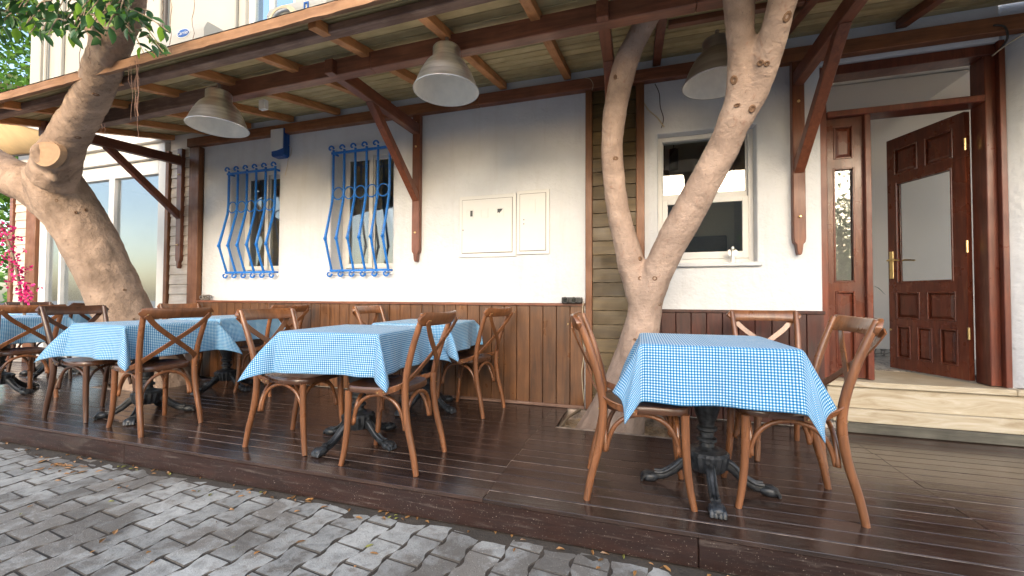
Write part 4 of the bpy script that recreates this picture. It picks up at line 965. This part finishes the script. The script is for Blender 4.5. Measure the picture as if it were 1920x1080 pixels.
# the other side of the street, seen only in the glass
ob = empty('opposite_building', (0, -11, ZS)); tag(ob, 'low building across the street, shade put into its wall colour, with a blue awning, mirrored in the window glass', 'building')
wall_o = MB().box(-16, 14, -13, -10, ZS, 2.0).build('wall', M['grey'], ob)  # kept low to let the sun past; shade put into its dark colour
MB().box(.2, 5.6, -14, -10.2, 2.001, 5.0).build('upper_wall', M['grey'], ob)  # unseen block added to darken the reflection in the right-hand window
for x in range(-14, 13, 4):
    MB().box(x, x+1.5, -9.99, -9.95, 0.6, 1.6).build('window', M['black'], ob)
MB().prism([(-9.99, 1.95), (-8.4, 1.75), (-8.4, 1.6), (-9.99, 1.85)], 'x', -3, 9).build('awning', M['bluep'], ob)
for tx_, ty_, sc_ in ((4.8, -4.6, 1.0), (-5.5, -7, 1.2), (8.5, -6, 1.2)):
    ot = empty('street_tree', (tx_, ty_, ZS)); tag(ot, {4.8: 'green street tree standing behind the camera, mirrored in the sidelight', -5.5: 'street tree across the road, mirrored in the shop glass', 8.5: 'street tree across the road to the right, behind the camera'}[tx_], 'tree')
    MB().tube([(tx_, ty_, ZS), (tx_+.1, ty_, 1.2), (tx_, ty_+.1, 2.6)], [.13, .1, .05], 8).build('trunk', M['bark'], ot, smooth='all')
    mb = MB()
    for k in range(5200):
        p = Vector((tx_, ty_, 2.3)) + Vector((rnd.gauss(0, .55), rnd.gauss(0, .5), rnd.gauss(0, .75)))*sc_
        d = Vector((rnd.gauss(0, 1), rnd.gauss(0, 1), rnd.gauss(-.5, .6))).normalized(); s = d.cross(Vector((rnd.gauss(0, 1), rnd.gauss(0, 1), rnd.gauss(0, 1)))).normalized()
        l = rnd.uniform(.08, .15); mb.add([p, p+d*l*.5+s*l*.25, p+d*l, p+d*l*.5-s*l*.25], [(0, 1, 2, 3)])
    mb.build('crown', M['leafb'], ot, kind='stuff')

# fallen leaves
lit = [MB(), MB()]
def flat_leaf(x, y, z, s, mi):
    a_ = rnd.uniform(0, 2*pi); c, s_ = cos(a_), sin(a_); L_, w_ = s, s*rnd.uniform(.3, .5); k = rnd.uniform(.002, .010)
    P = [(0, 0, 0), (L_*.3, w_/2, k), (L_*.75, w_*.35, k*.7), (L_, 0, k*.3), (L_*.75, -w_*.35, k*1.2), (L_*.3, -w_/2, k*.6)]
    lit[mi].add([(x+p[0]*c-p[1]*s_, y+p[0]*s_+p[1]*c, z+.002+p[2]) for p in P], [(0, 1, 2, 3), (0, 3, 4, 5)])
for k in range(120):
    x = rnd.uniform(-7, 1.6); y = D0-.004-abs(rnd.gauss(0, .028)); flat_leaf(x, y, ZS+.006, rnd.uniform(.02, .05), 0 if rnd.random() < .88 else 1)
for k in range(60):
    x = rnd.uniform(-5, .5); y = D0-rnd.uniform(.03, .7); flat_leaf(x, y, ZS+.004, rnd.uniform(.015, .045), 0 if rnd.random() < .75 else 1)
for k in range(26): flat_leaf(*[at(140+rnd.gauss(0, 22), 862, 1.85).x, 1.80+rnd.gauss(0, .05)], ZS+.006, rnd.uniform(.03, .055), 0)
for s_, mk in zip(lit, ('litter', 'litterg')):
    o = s_.build('leaf_litter', M[mk], None, kind='stuff'); o['label'] = 'small dry leaves blown against the foot of the deck' if mk == 'litter' else 'small yellow green leaves among the dry ones by the deck'

# ================================================================== CHAIRS
def make_chair(name, loc, rz, mat, label):
    root = empty(name, (0, 0, 0)); tag(root, label, 'chair', 'bentwood cross-back chairs')
    m = M[mat]; ms = M['seat'] if mat == 'chair' else M['chair_dark']
    # seat: rounded trapezoid with dished top
    n = 40; out = []
    for k in range(n):
        a_ = 2*pi*k/n; c, s = cos(a_), sin(a_); e = .55
        x = .205*math.copysign(abs(c)**e, c); y = .205*math.copysign(abs(s)**e, s); x *= 1-.10*(.5-.5*y/.205); out.append((x, y+.005))
    mb = MB(); lv = [(1.0, .440), (1.012, .445), (1.012, .468), (.985, .476), (.90, .474), (.6, .468), (.25, .466)]
    for sc, z in lv:
        for x, y in out: mb.v.append(Vector((x*sc, y*sc, z)))
    mb.f = [(i*n+k, i*n+(k+1) % n, (i+1)*n+(k+1) % n, (i+1)*n+k) for i in range(len(lv)-1) for k in range(n)] + [tuple(range(n))[::-1], tuple(range((len(lv)-1)*n, len(lv)*n))]
    mb.build('seat', ms, root, smooth=50)
    for s in (-1, 1):
        p = spline([(s*.190, -.285, .0), (s*.186, -.262, .12), (s*.180, -.222, .28), (s*.178, -.205, .44), (s*.185, -.222, .58), (s*.197, -.268, .74), (s*.207, -.330, .905)], 4)
        r = [.0165+.004*sin(pi*i/(len(p)-1)) for i in range(len(p))]
        MB().tube(p, r, 10, up=(0, 1, 0)).build('rear_leg', m, root, smooth=50)
        p = spline([(s*.178, .215, 0), (s*.170, .196, .10), (s*.166, .182, .25), (s*.164, .178, .442)], 4)
        MB().tube(p, [.0155+.005*i/(len(p)-1) for i in range(len(p))], 10, up=(0, 1, 0)).build('front_leg', m, root, smooth=50)
    # top rail on the rear side of the posts, curved, with rounded ears
    mb = MB(); N_ = 18; pr = []
    for i in range(N_+1):
        t = -1+2*i/N_; x = .238*t; yc = -.362+.042*t*t; e = 1 if abs(t) < .86 else math.sqrt(max(.02, 1-((abs(t)-.86)/.14)**2))
        zc = .873+.004*t*t; h = .041*e*(1-.10*(1-t*t)); ty = .011
        ny = .35*t
        for dy, dz in ((-ty, -h*.8), (-ty*1.1, 0), (-ty, h*.8), (-ty*.4, h), (ty*.5, h), (ty, h*.8), (ty*1.1, 0), (ty, -h*.8), (ty*.4, -h), (-ty*.5, -h)):
            mb.v.append(Vector((x-dy*ny, yc+dy-.0-(dz*.34), zc+dz)))
    q = 10; mb.f = [(i*q+k, i*q+(k+1) % q, (i+1)*q+(k+1) % q, (i+1)*q+k) for i in range(N_) for k in range(q)] + [tuple(range(q)), tuple(range(N_*q, N_*q+q))[::-1]]
    mb.build('top_rail', m, root, smooth=50)
    # crossed flat straps, ending along the sides of the seat
    for s in (-1, 1):
        o_ = .008*s
        c = spline([(s*.205, -.358, .862), (s*.13, -.334+o_*.3, .775), (0, -.298+o_*.6, .668), (-s*.13, -.252+o_*.3, .565), (-s*.192, -.195, .500), (-s*.219, -.10, .462), (-s*.222, -.045, .455)], 4)
        mb = MB(); prev = None
        for i, p_ in enumerate(c):
            p_ = Vector(p_); T_ = (Vector(c[min(i+1, len(c)-1)])-Vector(c[max(i-1, 0)])).normalized()
            t = i/(len(c)-1)
            nrm = Vector((0, -1, -.30)) if t < .6 else Vector((0, -1, -.30)).lerp(Vector((-s, -.05, 0)), min(1, (t-.6)/.28))
            nrm = (nrm-T_*nrm.dot(T_)).normalized(); b_ = T_.cross(nrm); hw = .0175*(1 if t < .93 else .7); th = .0042
            for u_, v_ in ((-1, -1), (1, -1), (1, 1), (-1, 1)): mb.v.append(p_+b_*hw*u_+nrm*th*v_)
        k_ = len(c); mb.f = [(i*4+j, i*4+(j+1) % 4, (i+1)*4+(j+1) % 4, (i+1)*4+j) for i in range(k_-1) for j in range(4)] + [(3, 2, 1, 0), tuple((k_-1)*4+j for j in range(4))]
        mb.build('cross_strap', m, root, .0012)
    # bentwood arches between the legs
    def arch(a_, b_, zl, zt3, name='bent_brace'):
        a_, b_ = Vector(a_), Vector(b_); L_ = [(0, zl), (.035, zl+.06), (.12, zl+.125), (.27, zt3-.020), (.5, zt3)]
        L_ += [(1-t, z) for t, z in L_[:-1][::-1]]
        p = spline([(*(a_+(b_-a_)*t), z) for t, z in L_], 3); MB().tube(p, .0115, 8).build(name, m, root, smooth='all')
    arch((-.150, .150), (.150, .150), .245, .427); arch((-.163, -.196), (.163, -.196), .235, .427)
    for s in (-1, 1): arch((s*.150, -.190), (s*.146, .160), .235, .425)
    sc_ = MB()
    for s in (-1, 1):
        for p_, d_ in (((s*.206, -.374, .868), (0, -1, 0)), ((s*.180, -.224, .45), (0, -1, 0)), ((s*.228, -.06, .456), (s, 0, 0)), ((s*.228, -.10, .462), (s, 0, 0))):
            p_, d_ = Vector(p_), Vector(d_); sc_.tube([p_, p_+d_*.004], .0045, 6)
    sc_.build('screws', M['brass'], root)
    root.location = loc; root.rotation_euler = (0, 0, rz)
    return root
R_ = radians
chairs = [
    ((.02, 2.285, 0), -86, 'chair', 'nearest-right table: chair on its left side, backing towards the forked tree'),
    ((.665, 2.395, 0), 90, 'chair', 'rightmost chair, at the near right table with its back towards the doorway step'),
    ((.87, 3.10, 0), 180, 'chair', 'chair standing alone against the dark red wainscot behind the near right table'),
    ((-2.22, 2.29, 0), -92, 'chair', 'chair at the left side of the middle front table, its seat under the cloth'),
    ((-1.485, 2.235, 0), 92, 'chair', 'chair at the right side of the middle front table, the cloth corner touching its seat'),
    ((-2.22, 3.46, 0), -88, 'chair', 'chair left of the small back table by the wainscot, seen over the middle front table'),
    ((-1.485, 3.42, 0), 81, 'chair', 'chair right of the small back table, in front of the blank wainscot'),
    ((-4.86, 3.48, 0), -90, 'chair', 'chair at the wainscot corner beside the pale weatherboards, left of the second back table'),
    ((-3.80, 3.42, 0), 88, 'chair', 'chair right of the second back table, mostly behind the middle front chair'),
    ((-3.62, 2.245, 0), 82, 'chair', 'chair seen from behind, crossed back in full view, before the leaning tree'),
    ((-4.37, 2.29, 0), -90, 'chair_dark', 'darker brown chair at the left side of the table before the leaning tree'),
    ((-5.76, 2.38, 0), 85, 'chair', 'leftmost near chair with a full crossed back, at the table cut by the left edge'),
    ((-6.78, 3.35, 0), 88, 'chair_dark', 'chair half hidden behind the leaning trunk, right of the farthest back table'),
    ((-7.50, 3.35, 0), -90, 'chair_dark', 'far chair left of the farthest back table, below the pink bougainvillea'),
]
base = {}
for loc, rz, mat, lab in chairs:
    if mat not in base: base[mat] = make_chair('bentwood_chair', loc, R_(rz), mat, lab)
    else: copy_thing(base[mat], loc, R_(rz), lab)

# ================================================================== TABLES
def make_table(loc, rz, label, half=.318):
    root = empty('pedestal_table', (0, 0, 0)); tag(root, label, 'table', 'cast-iron pedestal tables')
    box('tabletop', -half, half, -half, half, .752, .777, 'chair_dark', root, .006)
    pr = [(.085, .745), (.055, .73), (.040, .70), (.042, .66), (.058, .58), (.068, .52), (.072, .47), (.066, .42), (.050, .37), (.040, .345), (.038, .33), (.052, .322), (.052, .308), (.037, .298), (.036, .272), (.050, .264), (.050, .250), (.036, .242), (.038, .222), (.062, .208), (.085, .195)]
    MB().lathe(pr[::-1], 22).build('column', M['iron'], root, smooth=35)
    MB().lathe([(.045, .095), (.085, .10), (.098, .12), (.108, .165), (.112, .185), (.095, .20), (.05, .21)], 36, flute=1, fz=(.10, .19)).build('hub', M['iron'], root, smooth=25)
    for k in range(4):
        a_ = k*pi/2 - pi/4*0
        p = spline([(.07, 0, .135), (.12, 0, .125), (.175, 0, .075), (.235, 0, .038), (.28, 0, .034)], 4)
        lg = MB().tube(p, [.034, .034, .033, .031, .030, .028, .027, .026, .025, .024, .023, .022, .022, .022, .023, .024, .026][:len(p)], 10, flat=.75)
        for s in (-1, 1): lg.tube([(x, s*.016, z+.020) for x, y, z in p], .010, 6)
        lg.xf(Matrix.Rotation(a_, 4, 'Z')); lg.xf(Matrix.Diagonal((.94, .94, 1, 1))); lo = lg.build('leg', M['iron'], root, smooth=60)
        pw_ = MB().tube([(.262, 0, .028), (.285, 0, .032), (.315, 0, .030), (.338, 0, .022), (.348, 0, .016)], [.020, .034, .038, .030, .014], 12, flat=1.1)
        for s in (-.026, -.009, .009, .026): pw_.tube([(.30, s, .052), (.325, s*1.1, .048), (.345, s*1.1, .026), (.350, s*1.1, .006)], [.008, .010, .011, .009], 6)
        pw_.xf(Matrix.Diagonal((1, 1, .82, 1))); pw_.xf(Matrix.Rotation(a_, 4, 'Z')); pw_.xf(Matrix.Diagonal((.94, .94, 1, 1))); pw_.build('paw', M['iron'], lo, smooth=60)
    root.location = loc; root.rotation_euler = (0, 0, rz); return root

def make_cloth(loc, rz, label, seed, half=.345, oh=.275, flare=(1, 1, 1, 1), lean=(0, 0, 0, 0), wav=.016, yaw=0, push={}):
    """square gingham cloth over the square top; each corner is a folded cone"""
    rnd = random.Random(seed); S = half+oh; n = 76; mb = MB(); mb.uv = []
    zt4 = .7795; ph = [rnd.uniform(0, 6.28) for _ in range(8)]
    for i in range(n+1):
        for j in range(n+1):
            u_ = -S+2*S*i/n; v_ = -S+2*S*j/n; au, av = abs(u_), abs(v_); su = 1 if u_ >= 0 else -1; sv = 1 if v_ >= 0 else -1
            du, dv = au-half, av-half; x, y, z = u_, v_, zt4
            def side(s, d, k, cn=-1, cp_=1):   # s: coordinate along the edge, d: hang length -> (outward, drop)
                r0 = .008; d2 = max(0, d-r0)
                t = d/oh; pu = push.get(cn, 0)*math.exp(-((s-cp_*half)/.16)**2); out = min(d, r0)*.7 + (.10+pu)*d2 + wav*(t**1.4)*(sin(s*13+ph[k])+.6*sin(s*23+ph[k+1]))
                return out, d2*math.sqrt(max(.2, 1-(.10+pu)**2))
            if du <= 0 and dv <= 0:
                z += .0012*noise.noise(Vector((u_*6, v_*6, seed)))
            elif du > 0 and dv <= 0:
                o_, dr = side(v_, du, 0 if su > 0 else 2, (0 if su > 0 else 1)+(0 if v_ > 0 else 2), 1 if v_ > 0 else -1); x = su*(half+o_); z -= dr
            elif dv > 0 and du <= 0:
                o_, dr = side(u_, dv, 4 if sv > 0 else 6); y = sv*(half+o_); z -= dr
            else:
                rho = math.hypot(du, dv); phi = math.atan2(dv, du)      # 0: along x side, pi/2: along y side
                ci = (0 if su > 0 else 1)+(0 if sv > 0 else 2)
                t = phi/(pi/2); fl = flare[ci]; ln = lean[ci]
                tip = 1-abs(2*t-1)                                       # 0 at the sides, 1 on the diagonal
                ang = radians(44)*fl*(tip**.9)*(1-.22*(rho/(oh*1.414))**1.2)
                az = (pi/4)+ln+ (1-tip)*(.42 if t > .5 else -.42)*1.0 + (tip*(1-tip))*.5*(1 if t > .5 else -1)
                base_out = .10
                hx = sin(ang)*cos(az); hy = sin(ang)*sin(az)
                hx += (base_out*(1-t)**1.5+push.get(ci, 0)*(1-t)**3)*(1-tip*.3); hy += base_out*t*(1-tip*.3)
                hz = -math.sqrt(max(.05, 1-hx*hx-hy*hy))
                wv = wav*((rho/oh)**1.4)
                s0 = (sin(sv*half*13+ph[0 if su > 0 else 2])+.6*sin(sv*half*23+ph[1 if su > 0 else 3]))*(1-t)**2
                s1 = (sin(su*half*13+ph[4 if sv > 0 else 6])+.6*sin(su*half*23+ph[5 if sv > 0 else 7]))*t**2
                x = su*(half+rho*hx+wv*s0*.8); y = sv*(half+rho*hy+wv*s1*.8); z = zt4+rho*hz*.99
            if yaw: pass
            mb.v.append(Vector((x, y, z))); mb.uv.append((u_, v_))
    mb.f = [(i*(n+1)+j, (i+1)*(n+1)+j, (i+1)*(n+1)+j+1, i*(n+1)+j+1) for i in range(n) for j in range(n)]
    o = mb.build('tablecloth', M['gingham'], None, smooth='all', origin=(0, 0, 0)); tag(o, label, 'tablecloth', 'blue gingham tablecloths')
    m_ = o.modifiers.new('relax', 'SMOOTH'); m_.factor = .5; m_.iterations = 4
    m_ = o.modifiers.new('thickness', 'SOLIDIFY'); m_.thickness = .0016; m_.offset = 1
    o.location = loc; o.rotation_euler = (0, 0, rz); return o
tables = [
    ((.34, 2.40, 0), 0, 'near right table on a black cast-iron pedestal, fully in view', 'blue gingham cloth on the near right table by the doorway', dict(flare=(.7, .8, .22, .3), lean=(0, 0, 0, 0), oh=.28, push={2: .36, 3: .32}), 1, .322),
    ((-1.86, 2.42, 0), 5, 'middle front table on a claw-footed cast-iron pedestal', 'blue gingham cloth on the middle front table, corners flaring over two seats', dict(flare=(.95, 1, .8, .95), oh=.265), 2, .335),
    ((-3.97, 2.42, 0), -3, 'front table before the leaning tree on a cast-iron pedestal', 'blue gingham cloth on the front table before the leaning tree', dict(flare=(.85, 1.0, .85, .95), lean=(0, 0, -.4, 0), oh=.27), 3, .325),
    ((-1.84, 3.34, 0), 4, 'back table by the brown wainscot nearest the meter cupboard', 'blue gingham cloth on the back table nearest the meter cupboard', dict(oh=.25), 4, .33),
    ((-4.26, 3.34, 0), 0, 'back table by the wainscot below the left grilled window', 'blue gingham cloth on the back table below the left grilled window', dict(oh=.25), 5, .33),
    ((-6.22, 2.46, 0), 3, 'front table cut off by the left edge of the deck view', 'blue gingham cloth on the front table cut off by the left edge', dict(oh=.27), 6, .335),
    ((-7.15, 3.30, 0), 0, 'farthest back table beyond the leaning trunk', 'blue gingham cloth on the farthest table, glimpsed beyond the leaning trunk', dict(oh=.25), 7, .33),
]
tb = None
for loc, rz, l1, l2, kw, sd, hf in tables:
    if tb is None: tb = make_table(loc, R_(rz), l1)
    else:
        q = copy_thing(tb, loc, R_(rz), l1); rot = Matrix.Rotation({2: -.3, 3: .75}.get(sd, sd*.3), 4, 'Z')
        for ch in q.children:
            if not ch.name.startswith('tabletop'): ch.matrix_basis = rot @ ch.matrix_basis
    make_cloth(loc, R_(rz), l2, sd, half=hf+.012, **kw)
for o in COL.objects:      # tabletops follow their cloth, the pedestals may stand turned
    pass

# the canopy sags slightly towards its left end
def sag(o, off):
    for v in o.data.vertices:
        X, Y = v.co.x+off.x, v.co.y+off.y
        if X < -.6: v.co.z += .018*(X+.6)*min(1, max(0, (3.7-Y)/1.6))
for o in cp.children:
    wl = cp.location+o.location; sag(o, wl)
    for c in o.children: sag(c, wl+c.location)
